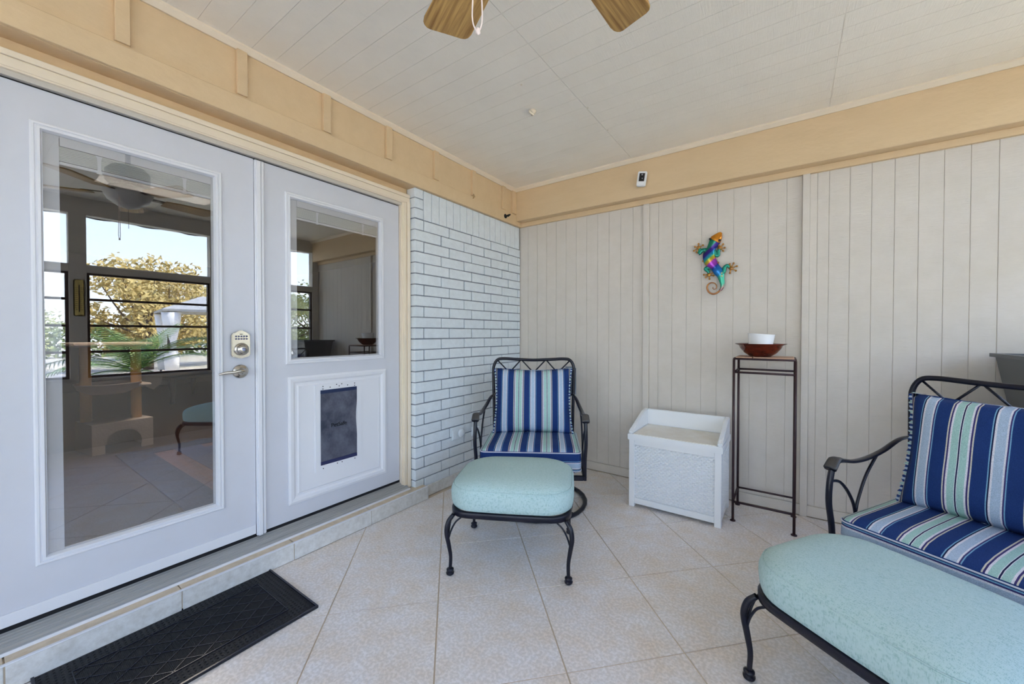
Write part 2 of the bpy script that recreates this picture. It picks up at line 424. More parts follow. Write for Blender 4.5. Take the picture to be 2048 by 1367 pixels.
MB().prism([(0, 2.532), (.012, 2.530), (.030, 2.548), (.030, ZC), (0, ZC)], 1, YB, -.088).build('cornice_left', M_TRIMW, t4)
MB().prism([(-.086, 2.532), (-.098, 2.530), (-.118, 2.548), (-.118, ZC), (-.086, ZC)], 0, 0.0, W).build('cornice_back', M_TRIMW, t4)

# casing round the doors
t5 = struct('trim_5')
def casing(parent, y0, y1, z0, z1):
    pass
MB().box(-.13, -.048, -3.17, -1.290, 2.098, 2.165).box(-.048, -.044, -3.17, -1.291, 2.104, 2.138).box(-.048, -.040, -3.17, -1.292, 2.140, 2.162).bevel(.0015).build('head_casing', M_TRIMW, t5)
MB().box(-.13, -.048, -1.352, -1.290, .094, 2.098).box(-.048, -.042, -1.346, -1.322, .094, 2.098).box(-.048, -.038, -1.318, -1.292, .094, 2.11).bevel(.0015).build('side_casing', M_TRIMW, t5)
MB().box(-.13, -.045, -3.17, -3.098, .094, 2.098).bevel(.0015).build('side_casing', M_TRIMW, t5)
B('head_jamb', M_GREYW, t5, -.13, -.060, -3.098, -1.352, 2.079, 2.098)
B('side_jamb', M_TRIMW, t5, -.13, -.055, -1.359, -1.352, .105, 2.08)
B('weatherstrip', M_GAP, t5, -.115, -.083, -3.098, -1.355, 2.066, 2.079)
B('weatherstrip', M_GAP, t5, -.115, -.083, -1.3635, -1.3575, .13, 2.079)

# ------------------------------------------------------------------ doors
XD = -.075
def ring_frame(y0, y1, z0, z1, prof):
    """rectangular moulding ring in the x=const plane; prof list of (inset, x)"""
    mb = MB(); rings = []
    for ins, x in prof:
        rings.append([mb.bm.verts.new(p) for p in ((x, y0+ins, z0+ins), (x, y1-ins, z0+ins), (x, y1-ins, z1-ins), (x, y0+ins, z1-ins))])
    n = len(rings)
    for i in range(n):
        A, C = rings[i], rings[(i+1) % n]
        for k in range(4): mb.bm.faces.new((A[k], A[(k+1) % 4], C[(k+1) % 4], C[k]))
    return mb
def door(n, y0, y1, lite, lab):
    d = struct('door_%d' % n)
    gy0, gy1, gz0, gz1 = lite
    mb = MB(); x0 = XD-.044
    mb.box(x0, XD, y0, gy0, .158, 2.072).box(x0, XD, gy1, y1, .158, 2.072).box(x0, XD, gy0, gy1, .158, gz0).box(x0, XD, gy0, gy1, gz1, 2.072)
    mb.build('door_slab', M_DOOR, d)
    fr = ring_frame(gy0-.030, gy1+.026, gz0-.022, gz1+.024, [(0, XD+.0005), (0, XD+.006), (.004, XD+.009), (.010, XD+.009), (.012, XD+.005), (.014, XD+.005), (.017, XD+.010), (.024, XD+.010), (.027, XD+.003), (.030, XD-.004), (.030, XD-.03), (.0, XD-.03)])
    fr.build('lite_frame', M_DOORW, d)
    return d
# left (active) door: full lite
d1 = door(1, -3.094, -2.249, (-2.922, -2.410, .362, 1.930), '')
d2 = door(2, -2.203, -1.3635, (-2.073, -1.516, 1.040, 1.930), '')
def lite_inside(d, gy0, gy1, gz0, gz1, chan):
    B('glass_pane', GLASS_DOOR, d, XD-.008, XD-.0065, gy0-.002, gy1-.002, gz0+.007, gz1-.005)
    ch = MB().box(XD-.016, XD-.0095, gy0-.001, gy0+.024+chan, gz0+.008, gz1-.006).box(XD-.016, XD-.0095, gy1-.012, gy1-.003, gz0+.008, gz1-.006).box(XD-.016, XD-.0095, gy0+.026+chan, gy1-.013, gz1-.040, gz1-.006)
    ch.box(XD-.016, XD-.0095, gy0+.026+chan, gy1-.013, gz0+.008, gz0+.012)
    ch.build('blind_track', M_DOORW, d)
    bl = MB(); zt = gz1-.043
    for k in range(9):
        z = zt-.006*k
        bl.box(XD-.0155, XD-.0105, gy0+.0245+chan, gy1-.0125, z-.0046, z)
    b = bl.build('blind_slat', M_BLIND, d)
    B('bottom_rail', M_DOORW, d, XD-.017, XD-.0098, gy0+.0245+chan, gy1-.0125, zt-.066, zt-.0555, bev=.001)
    for f_ in (.23, .83):
        yc = gy0+.026+chan+(gy1-gy0-.06-chan)*f_
        MB().prism([(yc-.010, zt), (yc+.010, zt), (yc+.006, zt-.01), (yc+.0045, zt-.05), (yc+.008, zt-.07), (yc-.008, zt-.07), (yc-.0045, zt-.05), (yc-.006, zt-.01)], 0, XD-.0096, XD-.0084).build('blind_clip', M_DOORW, d)
lite_inside(d1, -2.922, -2.410, .362, 1.930, .016)
lite_inside(d2, -2.073, -1.516, 1.040, 1.930, .012)
B('kick_strip', M_DOORW, d1, XD+.0005, XD+.006, -3.094, -2.251, .160, .205, bev=.001)
# astragal, fixed to the right door
MB().box(XD-.03, XD+.010, -2.247, -2.204, .148, 2.070).box(XD+.010, XD+.018, -2.242, -2.222, .148, 2.066).box(XD+.010, XD+.014, -2.219, -2.207, .148, 2.068).bevel(.002).build('astragal', M_DOORW, d2)
B('edge_gap', M_GAP, d2, XD-.03, XD-.004, -2.252, -2.2462, .15, 2.07)
# lever
lv = MB().lathe([(.0, .0), (.034, .0), (.034, .005), (.030, .010), (.020, .013), (.014, .020), (.012, .040), (.0, .043)], (XD, -2.313, .998), 24, 'x').build('lever_rose', M_NICKEL, d1)
MB().tube([(XD+.036, -2.306, 1.000), (XD+.048, -2.325, 1.003), (XD+.050, -2.355, .999), (XD+.046, -2.385, .998), (XD+.038, -2.412, .992)], [.013, .011, .008, .0075, .004], 10, flat=(1, .7)).build('lever', M_NICKEL, lv)
# keypad deadbolt
kp = MB().prism([(-2.353, 1.075), (-2.345, 1.071), (-2.314, 1.062), (-2.283, 1.071), (-2.275, 1.075), (-2.275, 1.182), (-2.285, 1.190), (-2.296, 1.1945), (-2.314, 1.204), (-2.332, 1.1945), (-2.343, 1.190), (-2.353, 1.182)], 0, XD, XD+.020).bevel(.004, 2).build('keypad_lock', M_NICKEL, d1)
for r_ in range(2):
    for c_ in range(5):
        MB().lathe([(.0, 0), (.0042, 0), (.0042, .0015), (0, .002)], (XD+.020, -2.336+.0112*c_, 1.172-.0125*r_), 10, 'x').build('key', mat('keypad_button', (84, 88, 120), .4), kp)
B('keypad_light', M_BLACK, kp, XD+.020, XD+.0212, -2.320, -2.308, 1.181, 1.184)
MB().lathe([(.031, 0), (.031, .006), (.026, .009), (.024, .010), (.024, .016), (.021, .024), (.012, .027), (.0, .027)], (XD+.020, -2.314, 1.108), 24, 'x').build('lock_cylinder', M_NICKEL, kp)
MB().lathe([(.0085, 0), (.0085, .002), (0, .002)], (XD+.047, -2.312, 1.108), 14, 'x').box(XD+.0485, XD+.0496, -2.3126, -2.3114, 1.103, 1.113).build('keyhole', mat('key_core', (150, 156, 190), .3, metal=.8), kp)
# pet door in the right door's panel
pp = ring_frame(-2.095, -1.476, .245, .948, [(0, XD+.0005), (0, XD+.009), (.012, XD+.012), (.028, XD+.010), (.038, XD+.003), (.048, XD+.003), (.056, XD+.007), (.056, XD+.0005)]).build('panel_moulding', M_DOORW, d2)
B('panel_face', M_DOORW, d2, XD+.0005, XD+.004, -2.040, -1.531, .300, .893)
pdr = ring_frame(-1.950, -1.660, .385, .885, [(0, XD+.004), (0, XD+.009), (.030, XD+.009), (.030, XD+.0042)]).build('pet_door_frame', M_DOORW, d2)
fl = MB()
nY, nZ = 8, 14
V = [[fl.bm.verts.new((XD+.0072+.0012*math.sin(j*.9)*math.sin(i*.7), -1.918+.226*i/nY + (.004*math.sin(j*.6) if i == nY else 0), .418+.434*j/nZ)) for j in range(nZ+1)] for i in range(nY+1)]
for i in range(nY):
    for j in range(nZ): fl.bm.faces.new((V[i][j], V[i+1][j], V[i+1][j+1], V[i][j+1])).smooth = True
flap = fl.build('flap', M_FLAP, pdr)
B('flap_header', mat('flap_bar', (28, 42, 78), .4), pdr, XD+.004, XD+.0105, -1.919, -1.692, .834, .854)
B('flap_bottom_bar', mat('flap_bar2', (40, 44, 84), .4), pdr, XD+.004, XD+.0105, -1.919, -1.692, .416, .436)
for (yy, zz) in ((-1.905, .876), (-1.905, .862), (-1.862, .868), (-1.822, .880), (-1.806, .869), (-1.790, .880), (-1.752, .869), (-1.706, .876), (-1.706, .862), (-1.905, .396), (-1.820, .404), (-1.790, .404), (-1.706, .404)):
    MB().lathe([(.0, 0), (.0034, 0), (.003, .0012), (0, .0016)], (XD+.009, yy, zz), 8, 'x').build('screw', mat('screw_head', (48, 40, 44), .5), pdr)
def text_obj(name, body, size, m_, parent, loc, rot, ext=.0008):
    cu = bpy.data.curves.new(name, 'FONT'); cu.body = body; cu.size = size; cu.extrude = ext; cu.align_x = 'CENTER'
    to = bpy.data.objects.new(name+'_src', cu); COL.objects.link(to)
    me = bpy.data.meshes.new_from_object(to.evaluated_get(bpy.context.evaluated_depsgraph_get()))
    bpy.data.objects.remove(to)
    me.materials.clear(); me.materials.append(m_)
    o = bpy.data.objects.new(name, me); COL.objects.link(o); o.parent = parent; o.location = loc; o.rotation_euler = rot
    return o
text_obj('lettering', 'PetSafe', .034, M_BLACK, flap, (XD+.0092, -1.808, .628), (PI/2, 0, PI/2))

# ------------------------------------------------------------------ back wall: grooved boards, battens, beam
wb_ = struct('wall_back')
B('wall_core', M_PANEL, wb_, -.1, W+.1, .0135, .15, 0, ZC)
def boards(edges, z0, z1):
    for a, b in zip(edges, edges[1:]):
        d_ = random.uniform(-.0005, .0005)
        MB().box(a+.0012, b-.0012, .010+d_, .022, z0, z1).bevel(.0009).build('siding_board', M_PANEL, wb_)
boards([.000, .093]+[.093+.1030*k for k in range(1, 11)]+[1.212], .072, 2.218)
boards([1.258, 1.328]+[1.328+.1043*k for k in range(1, 9)]+[2.247], .072, 2.218)
boards([2.286, 2.325, 2.384]+[2.384+.1013*k for k in range(1, 12)]+[W], .072, 2.218)
t6 = struct('trim_6')
B('top_rail', M_TAN, t6, .0, W, -.012, .022, 2.216, 2.256, bev=.0015)
B('upright', M_PANEL, t6, 1.212, 1.258, -.012, .022, .0, 2.216, bev=.0015)
B('upright', M_PANEL, t6, 2.247, 2.286, -.012, .022, .0, 2.216, bev=.0015)
bb = struct('baseboard_back')
for a, b in ((.0, 1.212), (1.258, 2.247), (2.286, W)):
    B('base_board', M_PANEL, bb, a, b, -.004, .022, .002, .070, bev=.0015)
t7 = struct('trim_7')
beam = MB().box(.0, W, -.086, .022, 2.256, ZC)
beam.bevel(.003).build('beam', M_TAN, t7)

# ------------------------------------------------------------------ ceiling boards
cl = struct('ceiling')
B('ceiling_core', M_CEIL, cl, -.3, W+1.0, YB-.2, .3, ZC+.0025, ZC+.10)
ys = [-.118-.1035*k for k in range(0, 54)]
for a, b in zip([0]+ys, ys):
    for x0, x1 in ((.0, 1.1485), (1.1505, 2.369), (2.371, W)):
        MB().box(x0, x1, max(b, YB)+.0007, a-.0007, ZC, ZC+.011).build('ceiling_board', M_CEIL, cl)
# ------------------------------------------------------------------ right wall and rear wall of windows
wr_ = struct('wall_right')
B('knee_wall', M_GREYW, wr_, W, W+.1, YB, .02, 0, .70)
B('head_band', M_GREYW, wr_, W, W+.1, YB, .02, 2.39, ZC)
def bay(parent, n, a, b, along, fixed, bars=(1.53, 1.26, .99)):
    """window between a and b; along='y' (right wall, x=W) or 'x' (rear wall, y=YB)"""
    w = struct('window_%d' % n)
    def bx(name, m_, s0, s1, d0, d1, z0, z1, bev=0):
        if along == 'y': return B(name, m_, w, W+d0, W+d1, s0, s1, z0, z1, bev=bev)
        return B(name, m_, w, s0, s1, YB-d1, YB-d0, z0, z1, bev=bev)
    bx('window_sill', M_GREYW, a, b, -.03, .09, .700, .722, .003)
    bx('mid_rail', M_GREYW, a, b, -.005, .08, 1.802, 1.872, .003)
    for s0, s1, z0, z1 in ((a, a+.022, .722, 1.802), (b-.022, b, .722, 1.802)):
        bx('sash_frame', M_BROWNAL, s0, s1, .02, .06, z0, z1)
    bx('sash_frame', M_BROWNAL, a+.022, b-.022, .02, .06, 1.782, 1.802)
    bx('sash_frame', M_BROWNAL, a+.022, b-.022, .02, .06, .722, .745)
    for z in bars: bx('sash_bar', M_BROWNAL, a+.022, b-.022, .02, .055, z-.012, z+.012)
    zz = [.745]+sorted(bars)+[1.782]
    for z0, z1 in zip(zz, zz[1:]): bx('window_pane', GLASS_WIN, a+.022, b-.022, .040, .043, z0+.012, z1-.012)
    bx('transom_bead', M_DOORW, a, b, .02, .05, 1.872, 1.884)
    bx('transom_pane', GLASS_WIN, a, b, .034, .037, 1.884, 2.39)
ed = [-.09, -1.215, -1.335, -2.357, -2.478, -3.50, -3.62, -4.64, -4.76, -5.56]
for k in range(0, 10, 2): bay(wr_, k//2+1, ed[k+1], ed[k], 'y', 0)
for a, b in ((-.09, .0), (-1.335, -1.215), (-2.478, -2.357), (-3.62, -3.50), (-4.76, -4.64), (-5.60, -5.56)):
    B('post', M_GREYW, wr_, W-.006, W+.1, a, b, .70, 2.39, bev=.003)
wrr = struct('wall_rear')  # unseen rear side, glazed full height to bring in more frontal light
B('bottom_curb', M_GREYW, wrr, 0, W, YB-.1, YB, 0, .08)
B('head_band', M_GREYW, wrr, 0, W, YB-.1, YB, 2.48, ZC)
ex = [.10, 1.16, 1.27, 2.33, 2.44, 3.50]
for k in range(3):
    w = struct('window_%d' % (6+k)); a, b = ex[2*k], ex[2*k+1]
    MB().box(a, a+.03, YB-.06, YB-.02, .08, 2.48).box(b-.03, b, YB-.06, YB-.02, .08, 2.48).box(a+.03, b-.03, YB-.06, YB-.02, .08, .12).box(a+.03, b-.03, YB-.06, YB-.02, 2.44, 2.48).build('window_frame', M_BROWNAL, w)
    B('window_pane', GLASS_WIN, w, a+.03, b-.03, YB-.041, YB-.038, .12, 2.44)
for a, b in ((0, .10), (1.16, 1.27), (2.33, 2.44), (3.50, W)):
    B('post', M_GREYW, wrr, a, b, YB-.1, YB+.006, .08, 2.48, bev=.003)

# ------------------------------------------------------------------ interior of the house
inr = struct('wall_interior')
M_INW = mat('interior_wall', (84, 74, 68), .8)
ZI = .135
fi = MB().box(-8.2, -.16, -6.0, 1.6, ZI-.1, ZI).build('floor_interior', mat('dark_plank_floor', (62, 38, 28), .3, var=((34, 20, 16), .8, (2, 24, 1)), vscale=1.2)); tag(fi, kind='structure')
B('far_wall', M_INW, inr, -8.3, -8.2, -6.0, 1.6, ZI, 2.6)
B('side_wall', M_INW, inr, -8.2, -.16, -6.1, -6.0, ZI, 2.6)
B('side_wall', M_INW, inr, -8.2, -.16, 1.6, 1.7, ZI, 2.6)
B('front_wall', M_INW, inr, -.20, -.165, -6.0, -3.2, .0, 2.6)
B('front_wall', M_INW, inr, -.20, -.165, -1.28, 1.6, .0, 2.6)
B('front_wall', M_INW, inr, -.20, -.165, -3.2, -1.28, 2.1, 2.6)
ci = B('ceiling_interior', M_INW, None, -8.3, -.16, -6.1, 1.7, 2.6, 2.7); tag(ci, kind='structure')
il = bpy.data.lights.new('interior_fill', 'AREA'); ilo = bpy.data.objects.new('interior_fill', il); COL.objects.link(ilo)  # added unseen fill light, brightens the cat tree behind the door glass
il.energy = 16; il.size = .8; il.color = (1, .9, .78); ilo.location = (-2.6, -2.0, 2.55)

rug = empty('rug', (-2.57, -2.36, ZI), 0, 'plaid brown rug with a navy border seen through the left door glass', 'rug')
MB().box(0, 2.3, 0, 3.0, .0, .008).build('rug_field', mat('rug_field', (112, 80, 70), .9, var=((64, 54, 64), .8, (.6, 9, 1)), vscale=2), rug)
nvy = mat('rug_navy', (14, 18, 46), .9)
MB().box(0, 2.3, 0, .20, .008, .011).box(0, .20, .20, 3.0, .008, .011).build('rug_border', nvy, rug)
MB().box(.20, 2.3, .34, .52, .008, .010).box(.34, .50, .52, 3.0, .008, .010).build('rug_stripe', mat('rug_grey', (56, 60, 88), .9), rug)

M_PLUSH = mat('beige_plush', (206, 188, 174), .95, bump=[((60, 60, 60), .8)])
M_SISAL = mat('sisal_post', (222, 172, 96), .9, bump=[((8, 8, 240), .9)])
ct = empty('cat_tree', (-2.93, -2.30, ZI), math.radians(8), 'beige plush cat tree with sisal posts behind the left door glass', 'cat tree')
arc = [(-.20, 0), (-.20, .26), (.20, .26), (.20, 0), (.12, 0)]+[(.12*math.cos(a), .07+.12*math.sin(a)) for a in [PI*k/8 for k in range(0, 9)]]+[(-.12, 0)]
MB().prism([(y_+.0, z_) for y_, z_ in arc], 0, .17, .19).box(-.19, .168, -.20, .20, .245, .26).box(-.19, .168, -.20, -.18, 0, .245).box(-.19, .168, .18, .20, 0, .245).box(-.19, -.17, -.18, .18, 0, .245).build('cubby', M_PLUSH, ct)
for px_, py_, z0, z1 in ((.05, .13, .26, .55), (-.08, -.16, .26, .93), (.05, .13, .58, .93)):
    MB().lathe([(.037, z0), (.037, z1)], (px_, py_, 0), 16).build('post', M_SISAL, ct)
MB().lathe([(.02, .50), (.12, .51), (.19, .55), (.205, .60), (.215, .605), (.20, .59), (.14, .54), (.0, .53)], (.04, -.05, 0), 24).build('hammock_bowl', M_PLUSH, ct)
MB().box(-.20, .16, -.30, .23, .93, .965).bevel(.014, 2).build('top_platform', M_PLUSH, ct)
MB().box(-.16, .12, -.18, .22, .555, .58).bevel(.01).build('middle_platform', M_PLUSH, ct)
M_DKW = mat('black_lacquered_wood', (22, 20, 26), .35)
tb = empty('side_table', (-5.75, -1.1, ZI), math.radians(25), 'low black table with curved legs inside the house, seen through the left door glass', 'table')
MB().box(-.35, .35, -.45, .45, .36, .41).bevel(.01).build('table_top', M_DKW, tb)
for sx in (-1, 1):
    for sy in (-1, 1):
        MB().tube([(sx*.30, sy*.40, .36), (sx*.34, sy*.44, .28), (sx*.30, sy*.40, .12), (sx*.34, sy*.44, .02)], [.04, .045, .025, .03], 8).build('leg', M_DKW, tb)
cth = MB().prism([(-.18, .415), (.20, .415), (.16, .30), (.05, .22), (-.08, .26), (-.16, .36)], 1, -.465, -.455).box(-.18, .2, -.46, .1, .411, .414)
oc = cth.build('lace_cloth', mat('lace', (150, 140, 132), .9), None); oc.location = (-5.75, -1.1, ZI); oc.rotation_euler = (0, 0, math.radians(25))
tag(oc, 'small lace cloth hanging over the edge of the low black table indoors', 'cloth')

# ------------------------------------------------------------------ ceiling fan
fan = empty('ceiling_fan', (1.70, -2.384, ZC), 0, 'ceiling fan with light oak blades and a frosted bowl light', 'ceiling fan')
M_BRONZE = mat('fan_metal', (96, 88, 78), .35, metal=.8)
MB().lathe([(.0, 0), (.065, 0), (.060, -.03), (.02, -.05), (.015, -.05), (.015, -.15), (.0, -.15)], n=24).build('canopy', M_BRONZE, fan)
MB().lathe([(.0, -.15), (.09, -.155), (.12, -.19), (.12, -.27), (.09, -.30), (.0, -.30)], n=28).build('motor_housing', M_BRONZE, fan)
MB().lathe([(.0, -.46), (.02, -.455), (.06, -.44), (.11, -.40), (.135, -.35), (.14, -.335), (.12, -.33), (.10, -.30), (.0, -.30)], n=28).build('light_bowl', mat('frosted_glass_bowl', (206, 202, 196), .4), fan)
ZBL = 2.20-ZC
for k in range(5):
    a = math.radians(84+72*k)
    outl = [(.20, -.052), (.30, -.062), (.475, -.073), (.495, -.071), (.506, -.064), (.512, -.052), (.530, .0), (.548, .044), (.549, .056), (.544, .066), (.534, .073), (.516, .076), (.30, .064), (.20, .052)]
    bl = MB().prism(outl, 2, -.004, .004).bevel(.0015).build('blade', M_OAK, fan)
    bl.location = (0, 0, ZBL)
    bl.rotation_euler = (Matrix.Rotation(a, 3, 'Z') @ Matrix.Rotation(math.radians(9), 3, 'X')).to_euler()
    ir = MB().box(.10, .25, -.02, .02, .005, .012).bevel(.003).build('blade_iron', M_BRONZE, bl)
pc = MB()
pts_ = [(-.006, 0, -.30), (-.008, 0, -.5), (-.011, 0, -.62), (-.012, 0, -.68), (0, 0, -.705), (.009, 0, -.68), (.008, 0, -.62), (.005, 0, -.5), (.004, 0, -.30)]
cxo, cyo = -.093, -.063
pc.tube([(cxo+p[0]*.83, cyo+p[0]*.56, p[2]) for p in pts_], .0017, 6)
pch = pc.lathe([(.0, -.712), (.006, -.708), (.004, -.698), (0, -.697)], (cxo, cyo, 0), 8).build('pull_cord', M_CORD, fan)
MB().tube([(0, 0, -.46), (0, 0, -.60)], .0015, 5).build('pull_chain', M_BRONZE, fan)

# ------------------------------------------------------------------ seating
def make_ottoman(label):
    t = empty('ottoman', (0, 0, 0), 0, label, 'ottoman')
    ol = rrect(.615, .495, .13, 8, .035)
    prof = [(.0001, .318), (.93, .318), (.985, .326), (1.0, .345), (1.008, .372), (1.004, .400), (.985, .418), (.965, .424), (.955, .430), (.90, .442), (.78, .455), (.60, .463), (.35, .468), (.0001, .470)]
    def jit(x, y_, j): return .003*math.sin(9*x+2*y_)*math.sin(8*y_+1) if 4 < j else 0
    MB().loft(ol, prof, jit=jit).build('cushion', M_AQUA, t)
    MB().tube([(x*.972, y_*.972, .4235) for x, y_ in ol], .0022, 5, closed=True, spline=False).build('cushion_seam', M_AQUA, t)
    fo = rrect(.60, .48, .09, 6, .03)
    MB().loft(fo, [(1.0, .288), (1.0, .312), (.99, .316), (.94, .316), (.93, .310), (.93, .290), (.94, .286), (.99, .286)], closed=True).build('seat_frame', M_IRON, t)
    MB().tube([(-.27, 0, .296), (.27, 0, .296)], .007, 6).tube([(0, -.225, .296), (0, .225, .296)], .007, 6).build('cross_bar', M_IRON, t)
    for sx in (-1, 1):
        for sy in (-1, 1):
            lg = MB().tube([(sx*.277, sy*.217, .292), (sx*.298, sy*.232, .262), (sx*.306, sy*.240, .215), (sx*.297, sy*.234, .150), (sx*.289, sy*.229, .090), (sx*.290, sy*.2325, .025)], [.010, .012, .0115, .0105, .009, .0085], 10).build('leg', M_IRON, t)
            MB().lathe([(.0, 0), (.012, .0), (.019, .006), (.020, .013), (.013, .020), (.018, .024), (.018, .029), (.009, .034), (0, .034)], (sx*.290, sy*.2325, 0), 14).build('foot_cap', M_IRON, lg)
            MB().tube([(sx*.235, sy*.232, .286), (sx*.262, sy*.236, .262), (sx*.284, sy*.237, .22), (sx*.297, sy*.236, .178)], .0045, 6).tube([(sx*.289, sy*.185, .286), (sx*.293, sy*.208, .262), (sx*.298, sy*.224, .22), (sx*.298, sy*.233, .178)], .0045, 6).build('leg_brace', M_IRON, lg)
    return t
ot1 = make_ottoman('aqua cushioned wrought iron ottoman in front of the corner chair by the brick wall')
ot1.location = (.961, -1.407, 0); ot1.rotation_euler = (0, 0, math.radians(27.3))
ot2 = copy_tree(ot1); ot2['label'] = 'aqua cushioned ottoman at the bottom right, in front of the right-hand chair'
ot2.location = (2.447, -1.547, 0); ot2.rotation_euler = (0, 0, math.radians(-34))

def pillow_mesh(w, h, T, n=22):
    mb = MB(); G = {}
    for sgn in (1, -1):
        for i in range(n+1):
            for j in range(n+1):
                if sgn == -1 and (i in (0, n) or j in (0, n)): G[sgn, i, j] = G[1, i, j]; continue
                u = -1+2*i/n; v = -1+2*j/n
                x = w/2*u*(1-.07*(1-v*v)*abs(u)); z = h/2*v*(1-.07*(1-u*u)*abs(v))
                th_ = T/2*((1-u**4)*(1-v**4))**.55
                wr = .004*math.sin(7*u+3*v)*math.sin(5*v)*(1-u*u)
                G[sgn, i, j] = mb.bm.verts.new((x, -sgn*th_+wr, z))
        for i in range(n):
            for j in range(n):
                f = mb.bm.faces.new((G[sgn, i, j], G[sgn, i+1, j], G[sgn, i+1, j+1], G[sgn, i, j+1])); f.smooth = True
    return mb
def ruffle(w, h):
    mb = MB(); n = 90; rows = []
    per = []
    for k in range(4*n):
        s, t = divmod(k, n); t = -1+2*t/n
        u, v = ((-1, t), (t, 1), (1, -t), (-t, -1))[s]
        x = w/2*u*(1-.07*(1-v*v)*abs(u)); z = h/2*v*(1-.07*(1-u*u)*abs(v))
        nx, nz = ((-1, 0), (0, 1), (1, 0), (0, -1))[s]
        side = 1 if s in (0, 2) else .35
        per.append((mb.bm.verts.new((x-nx*.004, .002, z-nz*.004)), mb.bm.verts.new((x+nx*.011*side+.003*math.sin(k*1.9), .006*math.sin(k*1.15)+.002, z+nz*.010*side))))
    for k in range(4*n):
        a, b = per[k-1], per[k]
        mb.bm.faces.new((a[0], a[1], b[1], b[0])).smooth = True
    return mb

def make_chair(label):
    t = empty('swivel_chair', (0, 0, 0), 0, label, 'chair')
    # swivel base
    ring = [(.30*math.cos(2*PI*k/28), .30*math.sin(2*PI*k/28), .016) for k in range(28)]
    ring = [(x+.04, y_+.0, z) for x, y_, z in ring]; ring = [(.04+(x-.04)*1.12, y_*1.12, z) for x, y_, z in ring]
    b = MB().tube(ring, .0135, 8, closed=True, spline=False).build('base_ring', M_IRON, t)
    for k in range(4):
        a = PI/4+k*PI/2; c, s = math.cos(a), math.sin(a)
        MB().tube([(.04+.33*c, .33*s, .020), (.03+.22*c, .22*s, .045), (.01+.10*c, .10*s, .085), (.03*c, .03*s, .12)], .009, 8).build('spoke', M_IRON, b)
    MB().lathe([(.0, .10), (.035, .10), (.035, .17), (.025, .175), (.025, .25), (.0, .25)], n=18).build('swivel_post', M_IRON, t)
    MB().box(-.12, .12, -.14, .14, .25, .27).bevel(.004).build('swivel_plate', M_IRON, t)
    # seat frame
    MB().box(-.352, -.332, -.325, .20, .270, .300).box(.332, .352, -.325, .20, .270, .300).box(-.332, .332, -.325, -.303, .270, .300).box(-.332, .332, .178, .20, .270, .300).box(-.332, .332, -.08, -.065, .275, .295).box(-.332, .332, .05, .065, .275, .295).bevel(.003).build('seat_frame', M_IRON, t)
    # back frame: outer hoop, sagging top rail
    hw = .310
    def yb(z): return .205+.045*(z-.3)/.7
    hoop = [(-.297, yb(.28), .28), (-.302, yb(.6), .6), (-hw, yb(.86), .86), (-hw+.003, yb(.93), .935), (-hw+.030, yb(.98), .982), (-hw+.080, yb(.985), .992), (-.13, yb(.98), .987), (0, yb(.975), .982)]
    P = hoop + [(-x, y_, z) for x, y_, z in hoop[-2::-1]]
    MB().tube(P, .0115, 10).build('back_frame', M_IRON, t)
    zz = [(-.275, .975), (-.185, .885), (-.095, .985), (.0, .885), (.095, .985), (.185, .885), (.275, .975)]
    mb = MB()
    for (x0, z0), (x1, z1) in zip(zz, zz[1:]): mb.tube([(x0, yb(z0), z0), (x1, yb(z1), z1)], .0052, 6)
    mb.build('back_lattice', M_IRON, t)
    mb = MB().tube([(-.294, yb(.88), .88), (.294, yb(.88), .88)], .006, 8)
    for x in (-.2, -.1, 0, .1, .2): mb.tube([(x, yb(.88), .88), (x*.9, yb(.31), .30)], .0045, 6)
    mb.build('back_bars', M_IRON, t)
    for s in (-1, 1):
        arm = MB().tube([(s*.294, yb(.70), .722), (s*.315, .15, .712), (s*.335, .055, .668), (s*.346, -.05, .645), (s*.345, -.16, .646), (s*.345, -.25, .662), (s*.345, -.300, .664), (s*.345, -.332, .636)],
                        [.010, .011, .013, .014, .014, .016, .019, .021], 10, flat=(.55, 1.1)).build('arm', M_IRON, t)
        MB().tube([(s*.345, -.262, .672), (s*.345, -.298, .673), (s*.345, -.333, .641)], [.014, .021, .023], 10, flat=(.35, 1.1)).build('arm_pad', M_ARM, arm)
        MB().tube([(s*.345, -.318, .640), (s*.345, -.334, .58), (s*.346, -.336, .50), (s*.342, -.322, .40), (s*.342, -.315, .285)], .0115, 10).build('front_post', M_IRON, t)
        MB().tube([(s*.345, -.330, .590), (s*.347, -.255, .572), (s*.344, -.19, .51), (s*.342, -.150, .43), (s*.342, -.14, .30)], .0062, 8).tube([(s*.340, .02, .655), (s*.342, -.06, .58), (s*.342, -.115, .50), (s*.342, -.145, .43), (s*.342, -.17, .30)], .0062, 8).build('arm_scroll', M_IRON, t)
    # cushions
    ol = rrect(.640, .520, .035, 5)
    dy = -.062
    ol = [(x, y_) for x, y_ in ol]
    prof = [(.0001, .305), (.96, .305), (.995, .312), (1.0, .318), (1.006, .345), (1.008, .375), (1.004, .405), (1.0, .428), (.992, .436), (.965, .441), (.85, .452), (.6, .460), (.3, .463), (.0001, .464)]
    mis = [0, 0, 1, 1, 1, 1, 1, 1, 0, 0, 0, 0, 0]
    cu = MB().loft(ol, prof, mis=mis).build('seat_cushion', [STRIPE_X, STRIPE_BAND], t); cu.location = (0, dy, .010)
    pm = mat('cushion_piping', (206, 208, 220), .7)
    for z in (.318, .430):
        MB().tube([(x*1.004, y_*1.004, z) for x, y_ in ol], .0030, 6, closed=True, spline=False).build('piping', pm, cu)
    B('care_tag', M_DOORW, cu, -.075, -.03, -.005+.15, .005+.15, .461, .4645)
    pw, ph = .57, .485
    pi_ = pillow_mesh(pw, ph, .155).build('back_pillow', STRIPE_X, t)
